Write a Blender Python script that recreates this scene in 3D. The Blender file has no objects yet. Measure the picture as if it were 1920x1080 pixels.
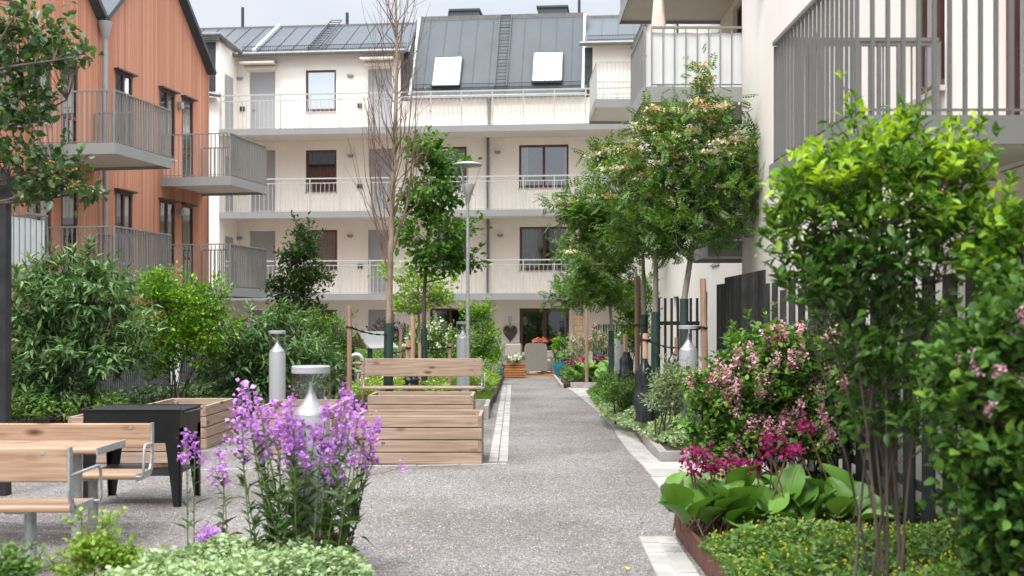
import bpy, math, random
import numpy as np
from mathutils import Vector, Matrix
R = math.radians
# ------------------------------------------------------------------ camera
FP, Y0, H = 2200.0, 602.0, 1.75          # focal length in photo pixels, horizon row, eye height
scn = bpy.context.scene
cam_d = bpy.data.cameras.new("camera"); cam = bpy.data.objects.new("camera", cam_d)
scn.collection.objects.link(cam); scn.camera = cam
cam.location = (0, 0, H); cam.rotation_euler = (R(90), 0, 0)
cam_d.sensor_width = 36; cam_d.lens = FP * 36 / 1920
cam_d.shift_y = (Y0 - 540) / 1920
cam_d.clip_start = .1; cam_d.clip_end = 1000
cam_d.dof.use_dof = True; cam_d.dof.focus_distance = 17; cam_d.dof.aperture_fstop = 2.4
# ------------------------------------------------------------------ world and sun
SUN_EL, SUN_AZ = R(58), R(200)           # azimuth clockwise from +Y
w = bpy.data.worlds.new("World"); scn.world = w; w.use_nodes = True
nt = w.node_tree; N = nt.nodes; Lk = nt.links
bg = N["Background"]
sky = N.new("ShaderNodeTexSky"); sky.sky_type = 'NISHITA'; sky.sun_disc = False
sky.sun_elevation = SUN_EL; sky.sun_rotation = SUN_AZ
skm = N.new("ShaderNodeVectorMath"); skm.operation = 'SCALE'; skm.inputs[3].default_value = .10
Lk.new(sky.outputs[0], skm.inputs[0])
tc = N.new("ShaderNodeTexCoord"); sep = N.new("ShaderNodeSeparateXYZ"); Lk.new(tc.outputs['Generated'], sep.inputs[0])
mr = N.new("ShaderNodeMapRange"); mr.inputs[1].default_value = .26; mr.inputs[2].default_value = .85
mr.inputs[3].default_value = .44; mr.inputs[4].default_value = 2.3; Lk.new(sep.outputs[2], mr.inputs[0])
mp = N.new("ShaderNodeMapping"); mp.inputs['Scale'].default_value = (1, 1, 3.2); Lk.new(tc.outputs['Generated'], mp.inputs[0])
nz = N.new("ShaderNodeTexNoise"); nz.inputs['Scale'].default_value = 2.6; nz.inputs['Detail'].default_value = 6
Lk.new(mp.outputs[0], nz.inputs[0])
cr = N.new("ShaderNodeValToRGB"); cr.color_ramp.elements[0].position = .35; cr.color_ramp.elements[1].position = .68
cr.color_ramp.elements[0].color = (.86, .93, 1.02, 1); cr.color_ramp.elements[1].color = (1.12, 1.12, 1.12, 1)
Lk.new(nz.outputs[0], cr.inputs[0])
cl = N.new("ShaderNodeVectorMath"); cl.operation = 'SCALE'; Lk.new(cr.outputs[0], cl.inputs[0]); Lk.new(mr.outputs[0], cl.inputs[3])
mx = N.new("ShaderNodeMix"); mx.data_type = 'RGBA'; mx.inputs[0].default_value = .86
Lk.new(skm.outputs[0], mx.inputs[6]); Lk.new(cl.outputs[0], mx.inputs[7]); Lk.new(mx.outputs[2], bg.inputs[0])
bg.inputs[1].default_value = 1.06
sd = bpy.data.lights.new("sun", 'SUN'); sd.energy = 1.5; sd.angle = R(14); sd.color = (1, .96, .9)
so = bpy.data.objects.new("sun", sd); scn.collection.objects.link(so)
dvec = Vector((math.sin(SUN_AZ) * math.cos(SUN_EL), math.cos(SUN_AZ) * math.cos(SUN_EL), math.sin(SUN_EL)))
so.rotation_euler = dvec.to_track_quat('Z', 'Y').to_euler(); so.location = dvec * 60
scn.view_settings.view_transform = 'Standard'; scn.view_settings.look = 'None'
scn.view_settings.exposure = .92; scn.view_settings.gamma = 1
scn.render.engine = 'CYCLES'
scn.cycles.max_bounces = 8; scn.cycles.transparent_max_bounces = 16

# ------------------------------------------------------------------ helpers
def W(px, py, d): return Vector(((px - 960) / FP * d, d, H + (Y0 - py) / FP * d))
def G(px, py, z=0.0):
    d = FP * (H - z) / (py - Y0); return Vector(((px - 960) / FP * d, d, z))
def dg(py, z=0.0): return FP * (H - z) / (py - Y0)

class Frame:
    def __init__(s, ox, oy, ang):
        s.o = Vector((ox, oy, 0)); s.a = ang; s.m = Matrix.Translation(s.o) @ Matrix.Rotation(ang, 4, 'Z'); s.i = s.m.inverted()
    def uz(s, px, py, y=0.0):
        c = s.i @ Vector((0, 0, H)); d = s.i.to_3x3() @ Vector(((px - 960) / FP, 1, (Y0 - py) / FP))
        t = (y - c.y) / d.y; p = c + d * t; return p.x, p.z
    def u(s, px, y=0.0): return s.uz(px, Y0, y)[0]

def tag(o, label=None, cat=None, group=None, kind=None):
    if label: o['label'] = label
    if cat: o['category'] = cat
    if group: o['group'] = group
    if kind: o['kind'] = kind
    return o
def thing(name, label, cat, loc=(0, 0, 0), rz=0, group=None):
    o = bpy.data.objects.new(name, None); scn.collection.objects.link(o)
    o.location = loc; o.rotation_euler = (0, 0, rz); o.empty_display_size = .2
    return tag(o, label, cat, group)
def copy_tree(o, parent=None):
    c = o.copy(); scn.collection.objects.link(c)
    if parent: c.parent = parent
    for ch in [x for x in bpy.data.objects if x.parent == o]: copy_tree(ch, c)
    return c

class MB:
    """collects polygons, links them as ONE mesh object"""
    def __init__(s): s.v = []; s.f = []; s.s = []
    def poly(s, pts, smooth=False):
        b = len(s.v); s.v += [tuple(p) for p in pts]; s.f.append(tuple(range(b, b + len(pts)))); s.s.append(smooth); return s
    def mesh(s, vs, fs, smooth=False):
        b = len(s.v); s.v += [tuple(p) for p in vs]
        for f in fs: s.f.append(tuple(i + b for i in f)); s.s.append(smooth)
        return s
    def box(s, x0, x1, y0, y1, z0, z1):
        if x0 > x1: x0, x1 = x1, x0
        if y0 > y1: y0, y1 = y1, y0
        if z0 > z1: z0, z1 = z1, z0
        vs = [(x, y, z) for z in (z0, z1) for x, y in ((x0, y0), (x1, y0), (x1, y1), (x0, y1))]
        return s.mesh(vs, [(3, 2, 1, 0), (4, 5, 6, 7), (0, 1, 5, 4), (1, 2, 6, 5), (2, 3, 7, 6), (3, 0, 4, 7)])
    def beam(s, p, q, w, h, up=(0, 0, 1)):
        p, q = Vector(p), Vector(q); d = (q - p).normalized(); up = Vector(up)
        if abs(d.dot(up)) > .98: up = Vector((0, 1, 0))
        x = d.cross(up).normalized() * (w / 2); z = x.cross(d).normalized() * (h / 2)
        vs = [a + b for a in (p, q) for b in (-x - z, x - z, x + z, -x + z)]
        return s.mesh(vs, [(0, 1, 2, 3), (7, 6, 5, 4), (0, 4, 5, 1), (1, 5, 6, 2), (2, 6, 7, 3), (3, 7, 4, 0)])
    def tube(s, pts, rad, n=8, caps=True):
        pts = [Vector(p) for p in pts]
        if not hasattr(rad, '__len__'): rad = [rad] * len(pts)
        vs = []; up = None
        for i, p in enumerate(pts):
            d = (pts[min(i + 1, len(pts) - 1)] - pts[max(i - 1, 0)])
            d = d.normalized() if d.length > 1e-9 else Vector((0, 0, 1))
            if up is None: up = d.orthogonal().normalized()
            up = (up - d * up.dot(d)); up = up.normalized() if up.length > 1e-6 else d.orthogonal().normalized()
            b = d.cross(up)
            for k in range(n):
                a = 2 * math.pi * k / n; vs.append(p + (up * math.cos(a) + b * math.sin(a)) * rad[i])
        fs = [(i * n + k, i * n + (k + 1) % n, (i + 1) * n + (k + 1) % n, (i + 1) * n + k) for i in range(len(pts) - 1) for k in range(n)]
        s.mesh(vs, fs, True)
        if caps: s.poly(list(reversed(vs[:n]))); s.poly(vs[-n:])
        return s
    def lathe(s, prof, c=(0, 0, 0), n=24, smooth=True):
        vs = []
        for r, z in prof:
            for k in range(n):
                a = 2 * math.pi * k / n; vs.append((c[0] + r * math.cos(a), c[1] + r * math.sin(a), c[2] + z))
        fs = [(i * n + k, i * n + (k + 1) % n, (i + 1) * n + (k + 1) % n, (i + 1) * n + k) for i in range(len(prof) - 1) for k in range(n)]
        return s.mesh(vs, fs, smooth)
    def prism(s, prof, x0, x1, ax='x'):
        """closed profile in the other two axes, extruded along ax"""
        def P(a, b, t): return (t, a, b) if ax == 'x' else ((a, t, b) if ax == 'y' else (a, b, t))
        n = len(prof); vs = [P(a, b, x0) for a, b in prof] + [P(a, b, x1) for a, b in prof]
        fs = [(k, (k + 1) % n, (k + 1) % n + n, k + n) for k in range(n)]
        s.mesh(vs, fs); s.poly(list(reversed(vs[:n]))); s.poly(vs[n:]); return s
    def plank(s, x0, x1, cy, cz, wy, wz, r=.012, ax='x'):
        a, b = wy / 2 - r, wz / 2 - r; pr = []
        for sx, sy, t0 in ((1, 1, 0), (-1, 1, 90), (-1, -1, 180), (1, -1, 270)):
            for t in (0, 30, 60, 90): pr.append((cy + sx * a + r * math.cos(R(t0 + t)), cz + sy * b + r * math.sin(R(t0 + t))))
        return s.prism(pr, x0, x1, ax)
    def build(s, name, mat, parent=None):
        me = bpy.data.meshes.new(name); me.from_pydata(s.v, [], s.f)
        me.polygons.foreach_set('use_smooth', s.s); me.materials.append(mat); me.update()
        o = bpy.data.objects.new(name, me); scn.collection.objects.link(o)
        if parent: o.parent = parent
        return o

class FM:
    """fast numpy mesh"""
    def __init__(s): s.v = []; s.f = []; s.n = 0
    def add(s, V, F):
        F = np.asarray(F); s.v.append(np.asarray(V).reshape(-1, 3)); s.f.append(F + s.n); s.n += len(s.v[-1])
    def build(s, name, mat, parent=None, smooth=False):
        me = bpy.data.meshes.new(name)
        if s.v:
            V = np.concatenate(s.v).astype(np.float32); loops = np.concatenate([f.reshape(-1) for f in s.f]).astype(np.int32)
            tot = np.concatenate([np.full(f.shape[0], f.shape[1]) for f in s.f]).astype(np.int32)
            st = np.concatenate([[0], np.cumsum(tot)[:-1]]).astype(np.int32)
            me.vertices.add(len(V)); me.vertices.foreach_set('co', V.reshape(-1))
            me.loops.add(len(loops)); me.loops.foreach_set('vertex_index', loops)
            me.polygons.add(len(tot)); me.polygons.foreach_set('loop_start', st); me.polygons.foreach_set('loop_total', tot)
            if smooth: me.polygons.foreach_set('use_smooth', np.ones(len(tot), bool))
            me.update(calc_edges=True)
        me.materials.append(mat)
        o = bpy.data.objects.new(name, me); scn.collection.objects.link(o)
        if parent: o.parent = parent
        return o

# ------------------------------------------------------------------ materials
def newmat(name):
    m = bpy.data.materials.new(name); m.use_nodes = True; t = m.node_tree; return m, t, t.nodes, t.links, t.nodes['Principled BSDF']
def ramp(N, a, b, p0=.3, p1=.7):
    r = N.new("ShaderNodeValToRGB"); r.color_ramp.elements[0].color = (*a, 1); r.color_ramp.elements[1].color = (*b, 1)
    r.color_ramp.elements[0].position = p0; r.color_ramp.elements[1].position = p1; return r
def noise(N, L, scale, detail=4, vec=None, sc=None):
    n = N.new("ShaderNodeTexNoise"); n.inputs['Scale'].default_value = scale; n.inputs['Detail'].default_value = detail
    if sc is not None:
        m = N.new("ShaderNodeMapping"); m.inputs['Scale'].default_value = sc; L.new(vec, m.inputs[0]); vec = m.outputs[0]
    if vec is not None: L.new(vec, n.inputs['Vector'])
    return n
def mixc(N, L, f, a, b, mode='MIX'):
    x = N.new("ShaderNodeMix"); x.data_type = 'RGBA'; x.blend_type = mode
    if isinstance(f, float): x.inputs[0].default_value = f
    else: L.new(f, x.inputs[0])
    for i, c in ((6, a), (7, b)):
        if isinstance(c, tuple): x.inputs[i].default_value = (*c, 1)
        else: L.new(c, x.inputs[i])
    return x
def bump(N, L, h, bs, strength=.3, dist=.01):
    b = N.new("ShaderNodeBump"); b.inputs['Strength'].default_value = strength; b.inputs['Distance'].default_value = dist
    L.new(h, b.inputs['Height']); L.new(b.outputs[0], bs.inputs['Normal']); return b
def M_plain(name, col, rough=.5, metal=0, var=.12, scale=6, bmp=0.0, spec=.5):
    m, t, N, L, b = newmat(name); tc = N.new("ShaderNodeTexCoord")
    n = noise(N, L, scale, 5, tc.outputs['Object'])
    r = ramp(N, tuple(c * (1 - var) for c in col), tuple(min(1, c * (1 + var)) for c in col)); L.new(n.outputs[0], r.inputs[0])
    L.new(r.outputs[0], b.inputs['Base Color']); b.inputs['Roughness'].default_value = rough; b.inputs['Metallic'].default_value = metal
    b.inputs['Specular IOR Level'].default_value = spec
    if bmp:
        n2 = noise(N, L, 60, 3, tc.outputs['Object']); bump(N, L, n2.outputs[0], b, bmp)
    return m
def M_plaster(name, col, dirt=.08):
    m, t, N, L, b = newmat(name); tc = N.new("ShaderNodeTexCoord")
    n = noise(N, L, .6, 6, tc.outputs['Object']); r = ramp(N, tuple(c * (1 - dirt) for c in col), col, .3, .62); L.new(n.outputs[0], r.inputs[0])
    n3 = noise(N, L, 1.0, 5, tc.outputs['Object'], (2.2, 2.2, .16)); r3 = ramp(N, (.97, .965, .955), (1, 1, 1), .36, .55); L.new(n3.outputs[0], r3.inputs[0])
    x = mixc(N, L, 1.0, r.outputs[0], r3.outputs[0], 'MULTIPLY'); L.new(x.outputs[2], b.inputs['Base Color'])
    b.inputs['Roughness'].default_value = .9; n2 = noise(N, L, 90, 4, tc.outputs['Object']); bump(N, L, n2.outputs[0], b, .25, .006); return m
def M_wood(name, a, bcol, ax=0, knots=True, rough=.7, groove=0.0):
    """grain runs along object axis ax"""
    m, t, N, L, b = newmat(name); tc = N.new("ShaderNodeTexCoord"); gi = N.new("ShaderNodeNewGeometry")
    sc = [14, 14, 14]; sc[ax] = .7
    cx = N.new("ShaderNodeCombineXYZ"); mm = N.new("ShaderNodeMath"); mm.operation = 'MULTIPLY'; mm.inputs[1].default_value = 37
    L.new(gi.outputs['Random Per Island'], mm.inputs[0])
    for k in range(3): L.new(mm.outputs[0], cx.inputs[k])
    va = N.new("ShaderNodeVectorMath"); L.new(tc.outputs['Object'], va.inputs[0]); L.new(cx.outputs[0], va.inputs[1])
    n = noise(N, L, 2.2, 8, va.outputs[0], tuple(sc)); n.inputs['Distortion'].default_value = .6
    r = ramp(N, a, bcol, .32, .66); L.new(n.outputs[0], r.inputs[0]); out = r.outputs[0]
    tone = ramp(N, (.70, .68, .66), (1.12, 1.09, 1.06), 0, 1); L.new(gi.outputs['Random Per Island'], tone.inputs[0])
    out = mixc(N, L, 1.0, out, tone.outputs[0], 'MULTIPLY').outputs[2]
    if knots:
        ks = [5.0, 5.0, 5.0]; ks[ax] = 1.9
        mk = N.new("ShaderNodeMapping"); mk.inputs['Scale'].default_value = tuple(ks); L.new(va.outputs[0], mk.inputs[0])
        v = N.new("ShaderNodeTexVoronoi"); v.inputs['Scale'].default_value = 1.1; L.new(mk.outputs[0], v.inputs['Vector'])
        kr = ramp(N, (.25, .14, .08), (1, 1, 1), .09, .24); L.new(v.outputs['Distance'], kr.inputs[0])
        out = mixc(N, L, 1.0, out, kr.outputs[0], 'MULTIPLY').outputs[2]
    L.new(out, b.inputs['Base Color']); b.inputs['Roughness'].default_value = rough; bump(N, L, n.outputs[0], b, .25, .004); return m
def M_boards(name, a, bcol, width=.12):
    """vertical boarding: boards side by side along object X"""
    m, t, N, L, b = newmat(name); tc = N.new("ShaderNodeTexCoord"); sp = N.new("ShaderNodeSeparateXYZ"); L.new(tc.outputs['Object'], sp.inputs[0])
    def mth(op, x, y=None):
        k = N.new("ShaderNodeMath"); k.operation = op
        for i, q in enumerate((x, y)):
            if q is None: continue
            if isinstance(q, (int, float)): k.inputs[i].default_value = q
            else: L.new(q, k.inputs[i])
        return k.outputs[0]
    q = mth('DIVIDE', sp.outputs[0], width); fl = mth('FLOOR', q); fr = mth('FRACT', q)
    wn = N.new("ShaderNodeTexWhiteNoise"); wn.noise_dimensions = '1D'; L.new(fl, wn.inputs['W'])
    n = noise(N, L, 1.0, 7, tc.outputs['Object'], (26, 26, .8))
    n2 = noise(N, L, .35, 4, tc.outputs['Object'])
    s = mth('ADD', mth('MULTIPLY', n.outputs[0], .5), mth('MULTIPLY', wn.outputs[0], .35)); s = mth('ADD', s, mth('MULTIPLY', n2.outputs[0], .25))
    r = ramp(N, a, bcol, .35, .75); L.new(s, r.inputs[0])
    e = mth('MULTIPLY', mth('ABSOLUTE', mth('SUBTRACT', fr, .5)), 2.0)
    g = ramp(N, (1, 1, 1), (.5, .42, .4), .88, .98); L.new(e, g.inputs[0])
    x = mixc(N, L, 1.0, r.outputs[0], g.outputs[0], 'MULTIPLY'); L.new(x.outputs[2], b.inputs['Base Color']); b.inputs['Roughness'].default_value = .8
    bump(N, L, g.outputs[0], b, .6, .012); return m
def M_gravel(name):
    m, t, N, L, b = newmat(name); tc = N.new("ShaderNodeTexCoord")
    v = N.new("ShaderNodeTexVoronoi"); v.inputs['Scale'].default_value = 105; L.new(tc.outputs['Object'], v.inputs['Vector'])
    v2 = N.new("ShaderNodeTexVoronoi"); v2.inputs['Scale'].default_value = 34; L.new(tc.outputs['Object'], v2.inputs['Vector'])
    s = N.new("ShaderNodeSeparateColor"); L.new(v.outputs['Color'], s.inputs[0]); s2 = N.new("ShaderNodeSeparateColor"); L.new(v2.outputs['Color'], s2.inputs[0])
    r = N.new("ShaderNodeValToRGB"); el = r.color_ramp.elements
    el[0].color = (.09, .085, .082, 1); el[1].color = (.66, .65, .64, 1)
    e = el.new(.22); e.color = (.20, .19, .187, 1); e = el.new(.55); e.color = (.335, .32, .315, 1); e = el.new(.82); e.color = (.45, .44, .435, 1)
    L.new(s.outputs[0], r.inputs[0])
    r2 = ramp(N, (.74, .73, .72), (1.15, 1.15, 1.15), 0, 1); L.new(s2.outputs[0], r2.inputs[0])
    x = mixc(N, L, .8, r.outputs[0], r2.outputs[0], 'MULTIPLY')
    n = noise(N, L, .55, 6, tc.outputs['Object']); r3 = ramp(N, (.80, .765, .74), (1.08, 1.08, 1.08), .38, .6); L.new(n.outputs[0], r3.inputs[0])
    x2 = mixc(N, L, 1.0, x.outputs[2], r3.outputs[0], 'MULTIPLY')
    n4 = noise(N, L, 5, 5, tc.outputs['Object'], (1, .55, 1)); r4 = ramp(N, (.94, .93, .925), (1.04, 1.04, 1.04), .38, .6); L.new(n4.outputs[0], r4.inputs[0])
    x3 = mixc(N, L, 1.0, x2.outputs[2], r4.outputs[0], 'MULTIPLY'); x3 = mixc(N, L, 1.0, x3.outputs[2], (.70, .685, .672), 'MULTIPLY')
    L.new(x3.outputs[2], b.inputs['Base Color']); b.inputs['Roughness'].default_value = .9
    bump(N, L, v.outputs['Distance'], b, .8, .012).invert = True; return m
def M_leaf(name, dark, light, rough=.45, trans=.3, spec=.4, mid=None):
    m, t, N, L, b = newmat(name); g = N.new("ShaderNodeNewGeometry"); tc = N.new("ShaderNodeTexCoord")
    r = ramp(N, dark, light, 0, 1)
    if mid: e = r.color_ramp.elements.new(.6); e.color = (*mid, 1)
    n = noise(N, L, 1.6, 3, tc.outputs['Object'])
    ad = N.new("ShaderNodeMath"); ad.operation = 'MULTIPLY_ADD'; ad.inputs[1].default_value = .9; L.new(n.outputs[0], ad.inputs[0])
    mu = N.new("ShaderNodeMath"); mu.operation = 'MULTIPLY_ADD'; mu.inputs[1].default_value = .75; mu.inputs[2].default_value = -.33
    L.new(g.outputs['Random Per Island'], mu.inputs[0]); L.new(mu.outputs[0], ad.inputs[2]); L.new(ad.outputs[0], r.inputs[0])
    L.new(r.outputs[0], b.inputs['Base Color']); b.inputs['Roughness'].default_value = rough; b.inputs['Specular IOR Level'].default_value = spec
    if trans:
        tr = N.new("ShaderNodeBsdfTranslucent"); hs = mixc(N, L, 1.0, r.outputs[0], (1.5, 1.45, .6), 'MULTIPLY'); L.new(hs.outputs[2], tr.inputs[0])
        ms = N.new("ShaderNodeMixShader"); ms.inputs[0].default_value = trans; L.new(b.outputs[0], ms.inputs[1]); L.new(tr.outputs[0], ms.inputs[2])
        L.new(ms.outputs[0], N['Material Output'].inputs[0])
    return m
def M_glass(name, tint=(.55, .6, .62), refl=.22):
    m, t, N, L, b = newmat(name)
    gl = N.new("ShaderNodeBsdfGlossy"); gl.inputs['Roughness'].default_value = .02; gl.inputs[0].default_value = (.95, .97, 1, 1)
    tr = N.new("ShaderNodeBsdfTransparent"); tr.inputs[0].default_value = (*tint, 1)
    lw = N.new("ShaderNodeLayerWeight"); lw.inputs[0].default_value = .5; pw = N.new("ShaderNodeMath"); pw.operation = 'POWER'; pw.inputs[1].default_value = 4; L.new(lw.outputs['Facing'], pw.inputs[0])
    fr = N.new("ShaderNodeMath"); fr.operation = 'MULTIPLY_ADD'; fr.inputs[1].default_value = .9; fr.inputs[2].default_value = .04; L.new(pw.outputs[0], fr.inputs[0])
    ad = N.new("ShaderNodeMath"); ad.inputs[1].default_value = refl; ad.use_clamp = True; L.new(fr.outputs[0], ad.inputs[0])
    ms = N.new("ShaderNodeMixShader"); L.new(ad.outputs[0], ms.inputs[0]); L.new(tr.outputs[0], ms.inputs[1]); L.new(gl.outputs[0], ms.inputs[2])
    L.new(ms.outputs[0], N['Material Output'].inputs[0]); return m
def M_bark(name, a, bcol, s=8):
    m, t, N, L, b = newmat(name); tc = N.new("ShaderNodeTexCoord"); n = noise(N, L, s, 7, tc.outputs['Object'], (1, 1, .35))
    r = ramp(N, a, bcol, .35, .65); L.new(n.outputs[0], r.inputs[0]); L.new(r.outputs[0], b.inputs['Base Color']); b.inputs['Roughness'].default_value = .9
    bump(N, L, n.outputs[0], b, .6, .01); return m

m_gravel = M_gravel('gravel')
m_soil = M_plain('soil', (.06, .045, .032), .95, var=.4, scale=14, bmp=.8)
m_paver = M_plain('pale_granite', (.39, .375, .35), .85, var=.14, scale=5, bmp=.5)
def add_island_tone(m, lo=.82, hi=1.06):
    t = m.node_tree; N = t.nodes; L = t.links; b = N['Principled BSDF']; src = b.inputs['Base Color'].links[0].from_socket
    g = N.new("ShaderNodeNewGeometry"); r = ramp(N, (lo,) * 3, (hi,) * 3, 0, 1); L.new(g.outputs['Random Per Island'], r.inputs[0])
    x = mixc(N, L, 1.0, src, r.outputs[0], 'MULTIPLY'); L.new(x.outputs[2], b.inputs['Base Color']); return m
add_island_tone(m_paver)
m_kerb = add_island_tone(M_plain('kerb_stone', (.36, .34, .31), .9, var=.22, scale=9, bmp=.5), .75, 1.08)
m_cream = M_plaster('cream_render', (.87, .825, .755), .07)
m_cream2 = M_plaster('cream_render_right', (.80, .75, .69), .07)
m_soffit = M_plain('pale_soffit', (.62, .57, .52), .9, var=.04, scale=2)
m_orange = M_boards('orange_boards', (.43, .175, .10), (.58, .27, .17), .105)
m_grey = M_plain('grey_painted_steel', (.215, .215, .205), .5, 0, var=.06, scale=4)
m_fascia = M_plain('grey_fascia_sheet', (.26, .265, .262), .55, 0, var=.06, scale=1.2)
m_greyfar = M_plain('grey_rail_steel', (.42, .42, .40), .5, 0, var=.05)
m_roof = M_plain('slate_grey_metal', (.045, .058, .070), .55, 0, var=.16, scale=1.2)
m_dark = M_plain('dark_metal', (.04, .043, .048), .45, .2, var=.2)
m_gutter = M_plain('gutter_metal', (.17, .165, .16), .4, .4, var=.15)
m_white = M_plain('white_flashing', (.62, .63, .64), .5, .1, var=.08)
m_brown = M_plain('brown_window_frame', (.095, .035, .026), .5, var=.15)
m_glass = M_glass('window_glass', (.6, .64, .66), .05)
m_glass2 = M_glass('bright_window_glass', (.72, .75, .78), .20)
m_skyglass = M_plain('sky_reflecting_glass', (.86, .9, .95), .08, .85, var=.03, scale=.8)
m_curtain = M_plain('curtain_cloth', (.42, .39, .36), .9, var=.1)
m_dcurtain = M_plain('dark_curtain_cloth', (.10, .075, .07), .9, var=.15)
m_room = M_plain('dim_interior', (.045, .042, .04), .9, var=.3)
m_blind = M_plain('brown_blind', (.12, .06, .045), .8, var=.1)
m_door = M_plain('grey_door_paint', (.33, .335, .35), .6, var=.03, scale=1)
m_sconce = M_plain('taupe_lamp_metal', (.30, .28, .26), .5, var=.05)
m_black = M_plain('black_painted_metal', (.012, .012, .013), .5, var=.3, spec=.35)
m_blackfence = add_island_tone(M_plain('black_stained_slat', (.015, .0155, .017), .6, var=.4, spec=.3), .4, 2.6)
m_fencegrey = M_plain('grey_fence_slat', (.12, .12, .12), .7, var=.3)
m_galv = M_plain('galvanised_steel', (.36, .375, .38), .48, .35, var=.22, scale=22)
m_bollard = M_plain('light_grey_powder_coat', (.37, .38, .39), .4, .1, var=.03)
m_cone = M_plain('reflector_cone', (.5, .5, .5), .3, .3, var=.02)
m_clear = M_glass('clear_cylinder', (.93, .945, .945), .02)
m_wood = M_wood('weathered_pine', (.29, .205, .15), (.47, .36, .28), 0)
m_woody = M_wood('weathered_pine_side', (.27, .19, .145), (.44, .34, .27), 1)
m_bench = M_wood('oiled_pine', (.30, .175, .105), (.50, .345, .235), 0)
m_stake = M_wood('round_stake_wood', (.20, .12, .08), (.36, .24, .17), 2, False)
m_stake2 = M_wood('pale_stake_wood', (.42, .25, .16), (.56, .38, .27), 2, False)
m_sleeve = M_plain('green_trunk_sleeve', (.022, .05, .04), .6, var=.5, scale=60)
m_bag = M_plain('black_plastic_bag', (.02, .025, .027), .3, var=.3, bmp=.2, scale=10)
m_corten = M_plain('rusted_steel', (.12, .045, .03), .85, var=.35, scale=12)
m_terrawood = M_wood('orange_oiled_wood', (.34, .13, .04), (.55, .25, .09), 0, False)
m_teal = M_plain('teal_glaze', (.03, .17, .22), .25, var=.2)
m_wick = M_plain('grey_wicker', (.25, .225, .20), .8, var=.22, scale=40, bmp=.9)
m_cush = M_plain('beige_cushion', (.42, .38, .34), .9, var=.06)
m_sheet = M_plain('white_canvas', (.68, .69, .70), .85, var=.05, scale=3)
m_parasol = M_plain('beige_canvas', (.66, .59, .52), .9, var=.1)
m_pipe = M_plain('light_pipe_metal', (.33, .34, .35), .45, .2, var=.05, scale=2)
m_bark = M_bark('grey_brown_bark', (.16, .12, .08), (.34, .27, .19))
m_barkd = M_bark('dark_bark', (.05, .038, .03), (.14, .10, .08))
m_barkr = M_bark('pale_rowan_bark', (.17, .15, .12), (.36, .33, .28))
m_twig = M_bark('reddish_twig', (.10, .055, .042), (.22, .14, .105))
m_stem = M_plain('green_stem', (.10, .16, .04), .6, var=.25)
# leaves
L_linden = M_leaf('linden_leaf', (.030, .085, .012), (.16, .32, .035), mid=(.07, .19, .02))
L_maple = M_leaf('yellow_green_leaf', (.12, .25, .02), (.30, .46, .05))
L_rowan = M_leaf('rowan_leaf', (.025, .07, .012), (.21, .36, .065), mid=(.09, .19, .03))
L_white = M_leaf('whitebeam_leaf', (.022, .055, .016), (.14, .24, .06), .35, .2, .5, mid=(.05, .115, .032))
L_budd = M_leaf('grey_green_leaf', (.035, .09, .025), (.28, .40, .19), .6, .2, .3, mid=(.12, .23, .08))
L_bright = M_leaf('fresh_green_leaf', (.05, .14, .010), (.34, .54, .04), mid=(.13, .30, .02))
L_dark = M_leaf('deep_green_leaf', (.015, .035, .012), (.07, .13, .035))
L_big = M_leaf('young_shrub_leaf', (.03, .09, .008), (.36, .54, .04), .45, .28, .3, mid=(.09, .22, .02))
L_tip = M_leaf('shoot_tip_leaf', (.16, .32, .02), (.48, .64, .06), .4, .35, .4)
L_big2 = M_leaf('shaded_shrub_leaf', (.018, .055, .010), (.09, .20, .03), .4, .3, .4)  # darker copy of the shrub leaf, shade low in the bush put into colour
L_lilac = M_leaf('lilac_leaf', (.03, .09, .012), (.26, .42, .06), .5, .22, .3, mid=(.10, .23, .032))
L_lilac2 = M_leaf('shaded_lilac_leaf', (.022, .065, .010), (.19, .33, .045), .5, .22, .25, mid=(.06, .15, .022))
L_berg = M_leaf('bergenia_leaf', (.05, .14, .02), (.18, .36, .055), .4, .12, .35)
L_hesp = M_leaf('lance_leaf', (.03, .065, .015), (.13, .22, .06), mid=(.06, .12, .03))
L_var = M_leaf('white_variegated_leaf', (.10, .20, .05), (.56, .66, .42), .6, .2, .3, mid=(.36, .47, .26))
L_lime = M_leaf('lime_leaf', (.12, .22, .02), (.40, .50, .10), mid=(.24, .38, .05))
L_mid = M_leaf('mid_green_leaf', (.04, .10, .02), (.18, .33, .06))
L_silver = M_leaf('silver_green_leaf', (.13, .20, .10), (.42, .50, .32))
L_purple = M_leaf('purple_black_leaf', (.02, .012, .015), (.07, .045, .05), trans=.1)
L_pur = M_leaf('violet_petal', (.33, .09, .54), (.68, .38, .88), .6, .25, .2)
L_pink = M_leaf('pink_petal', (.68, .26, .42), (.94, .74, .82), .6, .2, .2, mid=(.88, .52, .66))
L_mag = M_leaf('magenta_petal', (.14, .008, .055), (.40, .035, .18), .6, .2, .2)
L_cream = M_leaf('cream_blossom', (.62, .50, .30), (.88, .83, .66), .7, .15, .2)
L_tan = M_leaf('tan_blossom', (.42, .26, .10), (.62, .46, .24), .7, .15, .2)
L_whitef = M_leaf('white_petal', (.7, .72, .62), (.9, .9, .84), .7, .15, .2)
L_yel = M_leaf('yellow_petal', (.62, .50, .02), (.80, .68, .06), .6, .2, .2)
L_grass = M_leaf('lawn_blade', (.07, .17, .015), (.22, .36, .05))
L_brown = M_leaf('brown_old_leaf', (.06, .035, .02), (.13, .08, .05))
# ================================================================== ground
gm = MB(); gm.poly([(-400, -60, 0), (400, -60, 0), (400, 700, 0), (-400, 700, 0)]); g = gm.build('ground', m_gravel); tag(g, kind='structure')

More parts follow.
